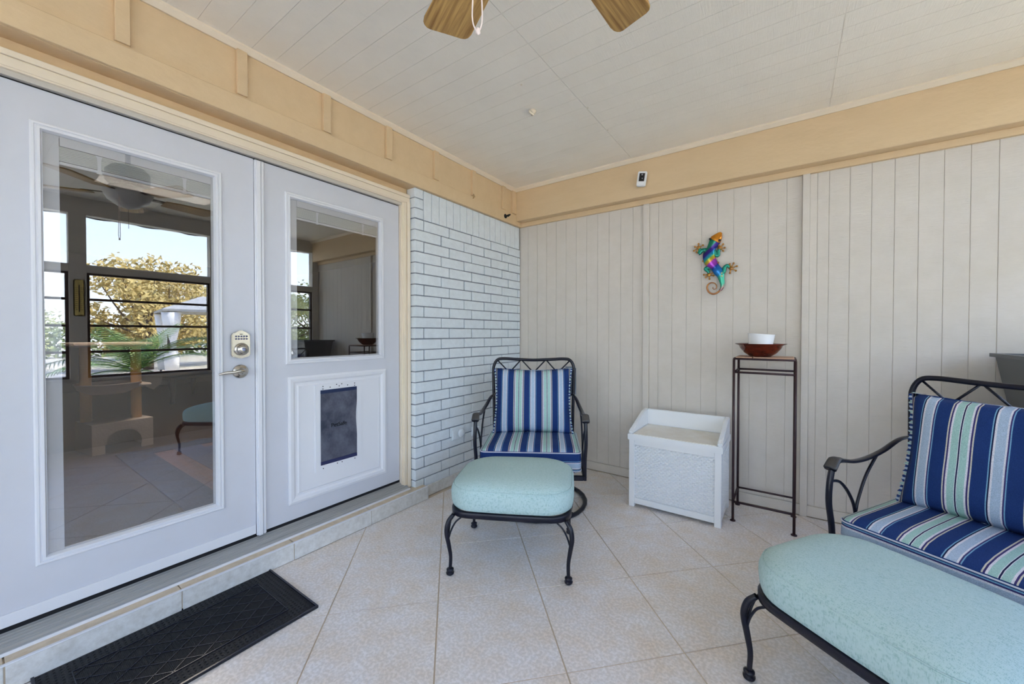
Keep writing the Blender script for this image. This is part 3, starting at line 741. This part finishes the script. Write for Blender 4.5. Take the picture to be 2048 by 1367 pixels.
    pi_.location = (0, .128, .690); pi_.rotation_euler = (math.radians(-14), 0, math.radians(1.5))
    ruffle(pw, ph).build('ruffle_edge', stripes('ruffle_fabric', 2, .045, 0.0), pi_, normals=False)
    # folded grey cushion tie behind
    MB().box(.235, .33, .265, .30, .70, .93).bevel(.012, 2).build('cushion_cover', mat('grey_back_cloth', (120, 128, 142), .9), t)
    MB().box(.262, .290, .243, .268, .74, .79).bevel(.003).build('strap', M_BLACK, t)
    return t
ch1 = make_chair('wrought iron swivel chair with striped cushions in the corner by the brick wall')
ch1.location = (.681, -.815, 0); ch1.rotation_euler = (0, 0, math.radians(31))
ch2 = copy_tree(ch1); ch2['label'] = 'wrought iron swivel chair with striped cushions at the right edge, below the planter'
ch2.location = (2.79, -1.0, 0); ch2.rotation_euler = (0, 0, math.radians(-31))
for o in ch2.children:
    if o.name.startswith('seat_cushion'): o.data = o.data.copy(); o.data.materials[1] = STRIPE_BAND2
for o in (ot1, ot2): o['group'] = 'matching ottomans'
for o in (ch1, ch2): o['group'] = 'matching swivel chairs'

# ------------------------------------------------------------------ storage bench, stand, bowl
sb = empty('storage_box', (1.5615, -.31, 0), 0, 'white wicker-look resin storage box with raised back and arms beside the metal stand', 'storage box')
hx, hy = .287, .190
mb = MB()
for sx in (-1, 1):
    for sy in (-1, 1):
        x0, x1 = sorted((sx*hx, sx*(hx-.038))); y0, y1 = sorted((sy*hy, sy*(hy-.038)))
        B('corner_post', M_WHITEP, sb, x0, x1, y0, y1, .0, .465, bev=.002)
B('front_rail', M_WHITEP, sb, -hx+.038, hx-.038, -hy+.003, -hy+.02, .022, .062, bev=.002)
B('top_rail', M_WHITEP, sb, -hx+.038, hx-.038, -hy+.003, -hy+.02, .425, .463, bev=.002)
B('inner_body', M_WHITEP, sb, -hx+.010, hx-.010, -hy+.016, hy-.006, .03, .462)
def wicker(x0, x1, z0, z1, cw, chh):
    mb = MB(); nx = int(round((x1-x0)/cw)); nz = int(round((z1-z0)/chh)); kx, kz = 4, 3
    cw = (x1-x0)/nx; chh = (z1-z0)/nz
    V = []
    for i in range(nx*kx+1):
        r = []
        for j in range(nz*kz+1):
            ci, cj = i/kx, j/kz
            row = int(min(cj, nz-1e-6)); ph_ = (ci + .5*(row % 2))
            a = abs(math.sin(PI*ph_))**.8; b_ = abs(math.sin(PI*cj))**.6 if j % kz else 0
            r.append(mb.bm.verts.new((x0+i*cw/kx, -.0100*a*b_, z0+j*chh/kz)))
        V.append(r)
    for i in range(nx*kx):
        for j in range(nz*kz): mb.bm.faces.new((V[i][j], V[i+1][j], V[i+1][j+1], V[i][j+1]))
    return mb
wk = wicker(-hx+.038, hx-.038, .062, .425, .026, .0125).build('wicker_panel', M_WHITEP, sb); wk.location = (0, -hy+.015, 0); wk['kind'] = 'stuff'
wk2 = wicker(-hy+.038, hy-.038, .062, .425, .026, .0125).build('wicker_panel', M_WHITEP, sb); wk2.location = (hx-.008, 0, 0); wk2.rotation_euler = (0, 0, PI/2); wk2['kind'] = 'stuff'
B('side_rail', M_WHITEP, sb, hx-.02, hx-.003, -hy+.038, hy-.038, .022, .062, bev=.002)
B('side_rail', M_WHITEP, sb, hx-.02, hx-.003, -hy+.038, hy-.038, .425, .463, bev=.002)
lid = MB().box(-hx-.008, hx+.008, -hy-.008, hy+.004, .458, .498).bevel(.003, 2).build('lid', M_WHITEP, sb)
B('lid_top', M_LIDP, lid, -hx+.03, hx-.03, -hy+.002, hy-.035, .498, .502)
for s in (-1, 1):
    a, b = sorted((s*(hx+.004), s*(hx-.024)))
    MB().prism([(-hy+.002, .498), (-hy+.002, .518), (-hy+.028, .520), (-hy+.040, .530), (hy-.10, .612), (hy-.012, .618), (hy-.012, .498)], 0, a, b).bevel(.005, 2).build('arm_rail', M_WHITEP, lid)
B('back_rail', M_WHITEP, lid, -hx+.02, hx-.02, hy-.028, hy-.010, .498, .616, bev=.004)

ps = empty('metal_stand', (2.055, -.200, 0), 0, 'tall rust brown metal plant stand with terracotta tile top by the panelled wall', 'stand')
sx_, sy_ = .160, .140; ht = 1.030
for a in (-1, 1):
    for b in (-1, 1):
        lg = MB().tube([(a*sx_, b*sy_, .004), (a*sx_, b*sy_, .5), (a*sx_, b*sy_, ht-.004)], .0075, 8, spline=False).build('leg', M_RUST, ps)
        MB().lathe([(0, 0), (.016, 0), (.016, .005), (0, .006)], (a*sx_, b*sy_, 0), 12).build('foot', M_RUST, lg)
for z in (.122, .945, ht):
    for a in (-1, 1):
        MB().tube([(-sx_, a*sy_, z), (sx_, a*sy_, z)], .0065, 8).build('rail', M_RUST, ps)
        MB().tube([(a*sx_, -sy_, z), (a*sx_, sy_, z)], .0065, 8).build('rail', M_RUST, ps)
for a, b in ((-sx_+.006, -.062), (-.058, sx_-.006)):
    B('top_tile', M_TERRA, ps, a, b, -sy_+.006, sy_-.006, ht-.004, ht+.011, bev=.003)
bw = MB().lathe([(.0, 0), (.058, .0), (.062, .004), (.090, .024), (.113, .052), (.122, .072), (.142, .079), (.144, .083), (.140, .083), (.118, .077), (.106, .056), (.085, .030), (.055, .010), (.0, .009)], n=40).build('bowl', M_BOWL)
bw.location = (2.030, -.205, ht+.0115); tag(bw, 'wide copper red glazed bowl with flared rim on the metal stand', 'bowl')
cup = MB().lathe([(.0, 0), (.056, 0), (.060, .004), (.076, .128), (.073, .128), (.057, .008), (.0, .006)], n=32).build('cup', M_CERW)
cup.location = (2.026, -.20, ht+.0285); cup.rotation_euler = (0, math.radians(4), 0); tag(cup, 'plain white round cup standing inside the red bowl', 'cup')

# ------------------------------------------------------------------ planter at the right edge
pl = empty('planter', (3.265, -.27, 0), 0, 'dark grey square tapered planter on a metal stand at the right edge', 'planter')
mb = MB()
def sq(h): return [(-h, -h), (h, -h), (h, h), (-h, h)]
rings = [(.135, .62), (.198, 1.068), (.215, 1.070), (.215, 1.088), (.190, 1.088), (.185, 1.02), (.14, .66)]
MB().loft(sq(1), rings, smooth=False).build('pot', M_PLANTER, pl)
for a in (-1, 1):
    for b in (-1, 1): MB().tube([(a*.13, b*.13, 0), (a*.13, b*.13, .615)], .008, 8).build('leg', M_IRON, pl)
B('shelf', M_IRON, pl, -.14, .14, -.14, .14, .606, .618)
soil = B('soil', mat('dark_soil', (50, 40, 34), .95), pl, -.18, .18, -.18, .18, 1.0, 1.02)

# ------------------------------------------------------------------ door mat
mt = empty('door_mat', (.275, -2.605, 0), 0, 'black ribbed rubber door mat below the left door', 'door mat')
MB().box(-.232, .232, -.370, .370, .0012, .007).build('mat_base', M_RUBBER, mt)
mb = MB()
for x0, x1, y0, y1 in ((-.232, .232, .362, .370), (-.232, .232, -.370, -.362), (-.232, -.224, -.362, .362), (.224, .232, -.362, .362)): mb.box(x0, x1, y0, y1, .007, .0115)
mb.build('raised_rim', M_RUBRIM, mt)
mb = MB()
IX, IY = .148, .285
def seg2(p, q, w, z0, z1):
    d = Vector((q[0]-p[0], q[1]-p[1])); n = Vector((-d.y, d.x)).normalized()*w/2
    mb.prism([(p[0]-n.x, p[1]-n.y), (q[0]-n.x, q[1]-n.y), (q[0]+n.x, q[1]+n.y), (p[0]+n.x, p[1]+n.y)], 2, z0, z1)
for p, q in (((-IX, -IY), (IX, -IY)), ((IX, -IY), (IX, IY)), ((IX, IY), (-IX, IY)), ((-IX, IY), (-IX, -IY))): seg2(p, q, .003, .0071, .0098)
for k in range(-12, 13):
    for s in (-1, 1):
        m1 = .55*s; c = k*.085
        pts = []
        for x in (-IX, IX):
            y_ = m1*x*1.0*2.2+c
            pts.append((x, y_))
        (xa, ya), (xb, yb2) = pts
        def cut(a, b):
            if a[1] > b[1]: a, b = b, a
            if b[1] < -IY or a[1] > IY: return None
            f = lambda v: (a[0]+(b[0]-a[0])*(v-a[1])/(b[1]-a[1]), v)
            if a[1] < -IY: a2 = f(-IY)
            else: a2 = a
            b2_ = f(IY) if b[1] > IY else b
            return a2, b2_
        r = cut((xa, ya), (xb, yb2))
        if r and math.dist(*r) > .01: seg2(r[0], r[1], .0022, .0071, .0092)
mb.build('diamond_ribs', M_RUBRIM, mt)
mb = MB()
for i in range(26):
    for j in range(46):
        x = -.214+.428*i/25; y_ = -.352+.704*j/45
        if abs(x) < IX and abs(y_) < IY: continue
        mb.box(x-.003, x+.003, y_-.003, y_+.003, .007, .0092)
o = mb.build('rubber_nubs', M_RUBBER, mt); o['kind'] = 'stuff'
mb = MB()
for j in range(140):
    y_ = -IY+.004+(2*IY-.008)*j/139
    mb.box(-IX+.004, IX-.004, y_-.0008, y_+.0008, .007, .0083)
o = mb.build('rubber_ridges', M_RUBBER, mt); o['kind'] = 'stuff'

# ------------------------------------------------------------------ small things on the walls
sc_ = empty('security_camera', (1.225, -.087, 2.372), 0, 'small white security camera with black face on the tan beam', 'camera')
MB().lathe([(.0, 0), (.022, 0), (.022, -.006), (.010, -.01), (.010, -.02), (.0, -.02)], (.012, 0, 0), 18, 'y').build('mount', M_WHITEP, sc_)
hd = MB().box(-.034, .034, -.052, -.020, -.058, .058).bevel(.006, 2).build('housing', M_WHITEP, sc_)
hd.rotation_euler = (math.radians(-8), math.radians(7), math.radians(14))
B('face', M_BLACK, hd, -.020, .020, -.0545, -.052, -.026, .038)
MB().lathe([(0, 0), (.006, 0), (.006, -.002), (0, -.002)], (0, -.0545, .026), 12, 'y').lathe([(0, 0), (.004, 0), (.004, -.002), (0, -.002)], (.004, -.0545, -.004), 12, 'y').build('lens', mat('lens_grey', (170, 170, 176), .2), hd)

fi_ = empty('hose_hook', (.0205, -.262, 2.262), 0, 'small black metal hook sticking out of the tan board in the corner', 'hook')
MB().lathe([(0, 0), (.020, .0), (.020, .005), (.010, .008), (0, .008)], (0, 0, 0), 16, 'x').build('flange', M_BLACK, fi_)
MB().tube([(.005, 0, 0), (.03, 0, .001), (.058, 0, .006)], [.009, .007, .006], 8).lathe([(.0, .028), (.011, .028), (.011, .036), (0, .036)], (0, 0, 0), 12, 'x').lathe([(.0, .042), (.009, .042), (.009, .048), (0, .048)], (0, 0, .003), 12, 'x').build('stem', M_BLACK, fi_)

fl_ = MB().tube([(.0165, -.700, 2.335), (.028, -.698, 2.325), (.030, -.702, 2.305), (.022, -.703, 2.298)], .004, 6).tube([(.0165, -.688, 2.335), (.022, -.690, 2.322)], .004, 6).build('cup_hook', mat('painted_hook', (168, 140, 98), .6)); tag(fl_, 'little tan painted hook on the fascia board above the brick', 'hook')
ck = MB().lathe([(0, 0), (.024, 0), (.019, -.012), (.008, -.015), (.008, -.028), (0, -.030)], (.861, -1.091, ZC), 14).tube([(.861, -1.091, ZC-.026), (.878, -1.110, ZC-.036), (.870, -1.130, ZC-.030), (.862, -1.126, ZC-.018)], .006, 6).build('ceiling_hook', M_TRIMW); tag(ck, 'small white painted hook in the grey ceiling', 'hook')
for nx_, ny_ in ((.949, -1.336), (1.158, -.93), (1.16, -.62)):
    o = MB().lathe([(0, 0), (.005, 0), (.004, -.003), (0, -.004)], (nx_, ny_, ZC), 8).build('nail', M_TRIMW)
    tag(o, {.949: 'tiny white nail head left of the ceiling seam, above the white hook', 1.158: 'tiny white nail head on the ceiling seam, the one nearer the fan', 1.16: 'tiny white nail head on the ceiling seam, the one nearer the beam'}[nx_], 'nail', 'nail heads in the ceiling')

for i, (y0, y1, z0, z1) in enumerate(((-.935, -.800, .325, .452), (-.705, -.585, .315, .430))):
    lab = ('painted over electrical outlet with round cover, left of the two on the brick wall', 'painted over electrical outlet behind the corner chair arm on the brick wall')[i]
    ob = empty('outlet', (.002, (y0+y1)/2, (z0+z1)/2), 0, lab, 'outlet', 'outlets low on the brick wall')
    hy_, hz_ = (y1-y0)/2, (z1-z0)/2*.72
    MB().box(0, .010, -hy_, hy_, -hz_, hz_).bevel(.003).build('cover_plate', M_BRICK, ob)
    MB().lathe([(0, .010), (.034, .010), (.034, .022), (.028, .026), (0, .026)], (0, hy_*.45, 0), 20, 'x').build('round_cap', M_BRICK, ob)
    MB().box(.010, .016, -hy_*.9, -hy_*.35, -hz_*.8, hz_*.8).bevel(.002).build('flip_cover', M_BRICK, ob)

# gecko ornament -------------------------------------------------------
gk = empty('gecko_ornament', (1.738, -.004, 1.690), 0, 'multicoloured metal gecko wall ornament with curled tail on the panelled wall', 'ornament')
def gp(x, y_, d=0.0): return ((x-600)*.000408, -.012-d, -(y_-700)*.000446)
def gcol():
    M = bpy.data.materials.new('gecko_enamel'); M.use_nodes = True; N = M.node_tree.nodes; L = M.node_tree.links; b = N['Principled BSDF']
    b.inputs['Roughness'].default_value = .22; b.inputs['Metallic'].default_value = .45
    tc = N.new('ShaderNodeTexCoord'); sp = N.new('ShaderNodeSeparateXYZ'); L.new(tc.outputs['Object'], sp.inputs[0])
    mx_ = N.new('ShaderNodeMath'); mx_.operation = 'MULTIPLY_ADD'; mx_.inputs[1].default_value = -.9; L.new(sp.outputs[0], mx_.inputs[0]); L.new(sp.outputs[2], mx_.inputs[2])
    mr = N.new('ShaderNodeMapRange'); mr.inputs[1].default_value = .20; mr.inputs[2].default_value = -.22; L.new(mx_.outputs[0], mr.inputs[0])
    rp = N.new('ShaderNodeValToRGB'); cr = rp.color_ramp
    st = [(0, (24, 140, 108)), (.11, (20, 120, 96)), (.13, (60, 24, 120)), (.20, (30, 30, 130)), (.22, (20, 100, 160)), (.28, (20, 150, 140)), (.30, (150, 170, 40)), (.365, (200, 140, 50)),
          (.385, (160, 56, 176)), (.50, (120, 40, 150)), (.52, (20, 40, 130)), (.58, (20, 100, 180)), (.72, (24, 120, 180)), (.76, (50, 156, 130)), (.93, (60, 160, 130)), (1, (150, 110, 110))]
    cr.elements[0].color = s2l(st[0][1]); cr.elements[1].position = 1; cr.elements[1].color = s2l(st[-1][1])
    for p_, c_ in st[1:-1]: cr.elements.new(p_).color = s2l(c_)
    L.new(mr.outputs[0], rp.inputs[0]); L.new(rp.outputs[0], b.inputs['Base Color']); return M
M_GK = gcol(); M_GKL = mat('gecko_green', (30, 140, 118), .25, metal=.4); M_GKF = mat('gecko_gold', (204, 150, 62), .3, metal=.5, var=((110, 60, 70), .7, (1, 1, 1)), vscale=60); M_GKT = mat('gecko_tail', (196, 138, 72), .3, metal=.5, var=((120, 60, 70), .7, (1, 1, 1)), vscale=40)
k_ = .000408
MB().tube([gp(612, 290), gp(590, 330), gp(560, 385), gp(530, 440), gp(495, 530), gp(500, 610), gp(545, 690), gp(600, 760), gp(640, 820), gp(680, 880), gp(700, 960), gp(712, 1040), gp(700, 1100), gp(672, 1135)],
          [c*k_ for c in (88, 96, 84, 74, 100, 104, 94, 72, 78, 64, 46, 36, 27, 20)], 14, seg=4, flat=(1.0, .5)).build('body', M_GK, gk)
MB().tube([gp(690, 203), gp(668, 225), gp(640, 262), gp(606, 302), gp(585, 330)], [c*k_ for c in (16, 44, 74, 98, 96)], 14, seg=4, flat=(1.0, .55)).build('head', mat('gecko_head_gold', (214, 146, 34), .22, metal=.5, var=((170, 84, 24), .7, (1, 1, 1)), vscale=30), gk)
tail = [(672, 1135), (620, 1172), (560, 1182), (500, 1150), (468, 1085), (480, 1030), (530, 1000), (590, 1012), (622, 1060), (610, 1100), (575, 1105), (558, 1085), (572, 1070)]
MB().tube([gp(*p) for p in tail], [c*k_ for c in (18, 20, 21, 20, 19, 17, 15, 13, 12, 10, 9, 8, 6)], 8, flat=(.8, 1)).build('tail', M_GKT, gk)
legs = [([(440, 460), (390, 455), (330, 505), (345, 450), (330, 415)], (322, 405), [(245, 450), (262, 385), (322, 345), (395, 375), (290, 480)]),
        ([(575, 480), (600, 550), (640, 560), (645, 500), (665, 465)], (665, 445), [(640, 395), (720, 395), (745, 455), (720, 500), (650, 400)]),
        ([(560, 770), (490, 750), (440, 765), (480, 810), (495, 840)], (495, 865), [(415, 860), (445, 905), (505, 935), (570, 885), (575, 835)]),
        ([(700, 850), (735, 830), (745, 770), (790, 740), (830, 790)], (845, 790), [(885, 715), (935, 765), (920, 835), (830, 865), (825, 725)])]
for path, ft, toes in legs:
    lg = MB().tube([gp(*p) for p in path], [c*k_ for c in (40, 34, 32, 26, 20)], 10, flat=(1, .6)).build('leg', M_GKL, gk)
    mb = MB().lathe([(0, -.008), (.014, -.004), (.014, .004), (0, .006)], gp(*ft), 10, 'y')
    for tx, ty in toes:
        mb.tube([gp(*ft), gp((ft[0]+tx)/2, (ft[1]+ty)/2), gp(tx, ty)], [.0060, .0042, .0034], 6)
        mb.lathe([(0, -.005), (.0072, -.003), (.0072, .003), (0, .005)], gp(tx, ty), 8, 'y')
    mb.build('foot', M_GKF, lg)
for ex_, ey_ in ((518, 296), (672, 334)):
    MB().lathe([(0, -.012), (.007, -.008), (.009, 0), (.007, .006), (0, .008)], gp(ex_, ey_, .018), 12, 'y').build('eye', M_BLACK, gk)
for ex_, ey_ in ((400, 635), (645, 685)):
    MB().lathe([(0, -.006), (.007, -.003), (.007, .003), (0, .005)], gp(ex_, ey_, .004), 10, 'y').build('bead', M_GKF, gk)
MB().lathe([(0, -.004), (.007, -.002), (.007, .002), (0, .003)], gp(708, 905, .014), 10, 'y').lathe([(0, -.004), (.006, -.002), (.006, .002), (0, .003)], gp(705, 860, .016), 10, 'y').build('spot', mat('gecko_spot', (214, 214, 160), .3), gk)

# thermometer on a window post, visible in the door's reflection
tm = empty('thermometer', (W-.006, -2.412, 1.54), 0, 'long yellow wall thermometer on a window post, reflected in the left door glass', 'thermometer')
MB().box(-.016, 0, -.038, .038, -.185, .185).bevel(.008, 2).build('backing', mat('thermometer_yellow', (222, 196, 120), .5), tm)
mb = MB().box(-.019, -.016, -.004, .004, -.14, .13)
for k in range(12): mb.box(-.018, -.016, -.028, -.010, -.12+.02*k, -.117+.02*k).box(-.018, -.016, .010, .028, -.12+.02*k, -.117+.02*k)
mb.build('scale', M_BLACK, tm)

# ------------------------------------------------------------------ outdoors (seen in the glass reflections)
gr = MB().box(-40, 80, -70, 70, -.5, -.30).build('ground', mat('dry_lawn', (196, 184, 168), .95, var=((160, 162, 130), .6, (1, 1, 1)), vscale=.5)); tag(gr, kind='structure')
ew = struct('wall_exterior')  # unseen outer walls, put in to keep sky light out of the house
B('house_wall', M_BRICK, ew, -8.6, -.3, 1.75, 1.95, -.3, 2.7)
B('house_wall', M_BRICK, ew, -8.6, -.2, -6.4, -6.2, -.3, 2.7)
rf = struct('roof')
B('roof_slab', M_GREYW, rf, -8.8, W+.72, -6.5, 2.1, 2.74, 2.84)  # unseen slab, put in to block sun and sky from above
aw = empty('awning', (W+.70, -2.8, 2.53), 0, 'striped scalloped awning valance outside the windows, reflected in the left door', 'awning')
mb = MB(); pts = []
n = 120
V0 = []
for k in range(n+1):
    y_ = -3.0+6.0*k/n; zb = -.035*abs(math.sin(PI*(y_/.42)))
    V0.append((mb.bm.verts.new((0, y_, .12)), mb.bm.verts.new((0, y_, zb)), mb.bm.verts.new((.008, y_, zb)), mb.bm.verts.new((.008, y_, .12))))
for a, b in zip(V0, V0[1:]):
    for q in range(4): mb.bm.faces.new((a[q], a[(q+1) % 4], b[(q+1) % 4], b[q]))
mb.build('valance', mat('awning_canvas', (92, 84, 84), .8), aw)

# leaves share a mesh per kind of tree
def foliage(n, R, H, cr, seed):
    rnd = random.Random(seed); vs = []; fs = []
    cl_ = [(rnd.uniform(-R, R), rnd.uniform(-R, R), rnd.uniform(-H, H)) for _ in range(cr)]
    cl_ = [c for c in cl_ if (c[0]/R)**2+(c[1]/R)**2+(c[2]/H)**2 < 1]
    for _ in range(n):
        c = rnd.choice(cl_); d = Vector((rnd.gauss(0, 1), rnd.gauss(0, 1), rnd.gauss(0, 1))).normalized()*rnd.uniform(.4, 1)*R*.30
        p = Vector(c)+d; a = Vector((rnd.uniform(-1, 1), rnd.uniform(-1, 1), rnd.uniform(-1, 1))).normalized(); b = a.orthogonal().normalized(); s = rnd.uniform(.07, .13)
        i = len(vs); vs += [p-a*s, p+b*s*.5, p+a*s, p-b*s*.5]; fs.append((i, i+1, i+2, i+3))
    me = bpy.data.meshes.new('foliage'); me.from_pydata([tuple(v) for v in vs], [], fs); return me, cl_
LEAFC = [mat('leaf_gold', (196, 172, 104), .7), mat('leaf_green', (128, 140, 84), .7), mat('leaf_olive', (156, 158, 104), .7)]
FO = []
for k in range(3):
    me, cc = foliage(5200, 2.4, 2.0, 60, 11+k); FO.append((me, cc))
M_BARK = mat('bark', (96, 78, 62), .9)
trees = [(19, 1.2, 2.1, .95, 0, 'tall golden leaved tree beyond the lawn, above the middle of the left door reflection'), (20, 5.8, 1.9, .9, 2, 'olive green tree right of the gazebo'), (24, -3.0, 1.7, .95, 2, 'broad olive tree at the far end of the lawn'),
         (27, 3.6, 2.4, 1.0, 0, 'far golden tree closing the view beyond the gazebo'), (24, 10.5, 2.2, 1.1, 1, 'far green tree at the edge of the lawn'), (18, 15.5, 2.6, 1.0, 0, 'golden tree far to the right along the lawn'), (24, -10, 2.2, 1.0, 1, 'round green tree at the far left of the lawn'),
         (12, -12, 3.2, 1.0, 1, 'green tree standing behind the porch corner'), (4, -17, 3.0, 1.1, 2, 'olive tree behind the rear windows'), (-4, -16, 3.2, 1.1, 1, 'green tree behind the house corner')]
for x, y_, zc, sc, kd, lab in trees:
    t = empty('tree', (x, y_, -.3), random.uniform(0, 6), lab, 'tree', 'trees beyond the porch')
    me, cc = FO[kd]
    if not me.materials: me.materials.append(LEAFC[kd])
    f = bpy.data.objects.new('foliage', me); COL.objects.link(f); f.parent = t; f.location = (0, 0, zc+.3); f.scale = (sc, sc, sc); f['kind'] = 'stuff'
    mb = MB().tube([(0, 0, 0), (.08, .02, zc*.35), (0, 0, zc*.7), (0.05, 0, zc+.8)], [.17*sc, .13*sc, .10*sc, .03], 8)
    for c in cc[:14]:
        mb.tube([(0, 0, zc*.62), (c[0]*.5*sc, c[1]*.5*sc, zc*.85+c[2]*.3), (c[0]*sc, c[1]*sc, zc+.3+c[2]*sc)], [.06, .035, .012], 5, seg=3)
    mb.build('trunk', M_BARK, t)
hg = empty('hedge', (33, 0, -.3), 0, 'long low hedge along the far side of the lawn', 'hedge')
rnd = random.Random(5); vs = []; fs = []
for _ in range(9000):
    p = Vector((rnd.uniform(-1.2, 1.2), rnd.uniform(-18, 26), rnd.uniform(0, 2.0))); a = Vector((rnd.uniform(-1, 1), rnd.uniform(-1, 1), rnd.uniform(-1, 1))).normalized(); b = a.orthogonal(); s = .16
    i = len(vs); vs += [tuple(p-a*s), tuple(p+b*s*.5), tuple(p+a*s), tuple(p-b*s*.5)]; fs.append((i, i+1, i+2, i+3))
me = bpy.data.meshes.new('hedge_leaves'); me.from_pydata(vs, [], fs); me.materials.append(LEAFC[1]); o = bpy.data.objects.new('hedge_leaves', me); COL.objects.link(o); o.parent = hg; o['kind'] = 'stuff'

gz = empty('gazebo', (14.5, 1.9, -.3), math.radians(8), 'garden gazebo with pale canopy roof and white curtains on the lawn', 'gazebo')
MB().loft(sq(1), [(1.35, 2.15), (1.35, 2.22), (.30, 2.72), (.28, 2.70)], smooth=False).build('canopy_roof', mat('canopy_cloth', (170, 166, 158), .8), gz)
for a in (-1, 1):
    for b in (-1, 1):
        MB().box(a*1.2-.03, a*1.2+.03, b*1.2-.03, b*1.2+.03, 0, 2.15).build('post', M_BROWNAL, gz)
        MB().lathe([(.16, .2), (.19, .7), (.10, 1.1), (.20, 1.7), (.24, 2.12)], (a*1.12, b*1.12, 0), 12).build('curtain', mat('curtain_cloth', (236, 230, 220), .9), gz)

pm_ = empty('palm', (5.0, -1.75, -.3), 0, 'feathery green palm growing just outside the window, reflected in the left door', 'palm')
M_PALM = mat('palm_leaflet', (104, 140, 54), .5); 
MB().lathe([(.0, 0), (.10, 0), (.09, .3), (.10, .6), (.06, .95), (0, 1.0)], n=12).build('stem', M_BARK, pm_)
rnd = random.Random(3)
for k in range(17):
    a = 2*PI*k/17+rnd.uniform(-.2, .2); el = rnd.uniform(.25, 1.3); Lf = rnd.uniform(.8, 1.15); mb = MB(); P = []
    for q in range(15):
        t = q/14; r = Lf*t*math.cos(el*(1-.35*t)); z = .95+Lf*(t*math.sin(el)-.55*t*t*math.cos(el)-.1*t*t)
        P.append(Vector((r*math.cos(a), r*math.sin(a), z)))
    mb.tube(P, [.009*(1-.8*q/14) for q in range(15)], 5, spline=False)
    for q in range(2, 15):
        d = (P[q]-P[q-1]).normalized(); sd_ = d.cross(Vector((0, 0, 1))).normalized()
        for hq in (0, .5):
            p0 = P[q-1].lerp(P[q], hq)
            for s in (-1, 1):
                ll = .26*math.sin(PI*(.15+.8*q/15)); tip = p0+(sd_*s*.8+d*.7).normalized()*ll+Vector((0, 0, -.05)); w = d*.008
                mb.quad(p0-w, p0+w, tip.lerp(p0, .4)+w*1.2, tip); 
    fo = mb.build('frond', M_PALM, pm_, normals=False)
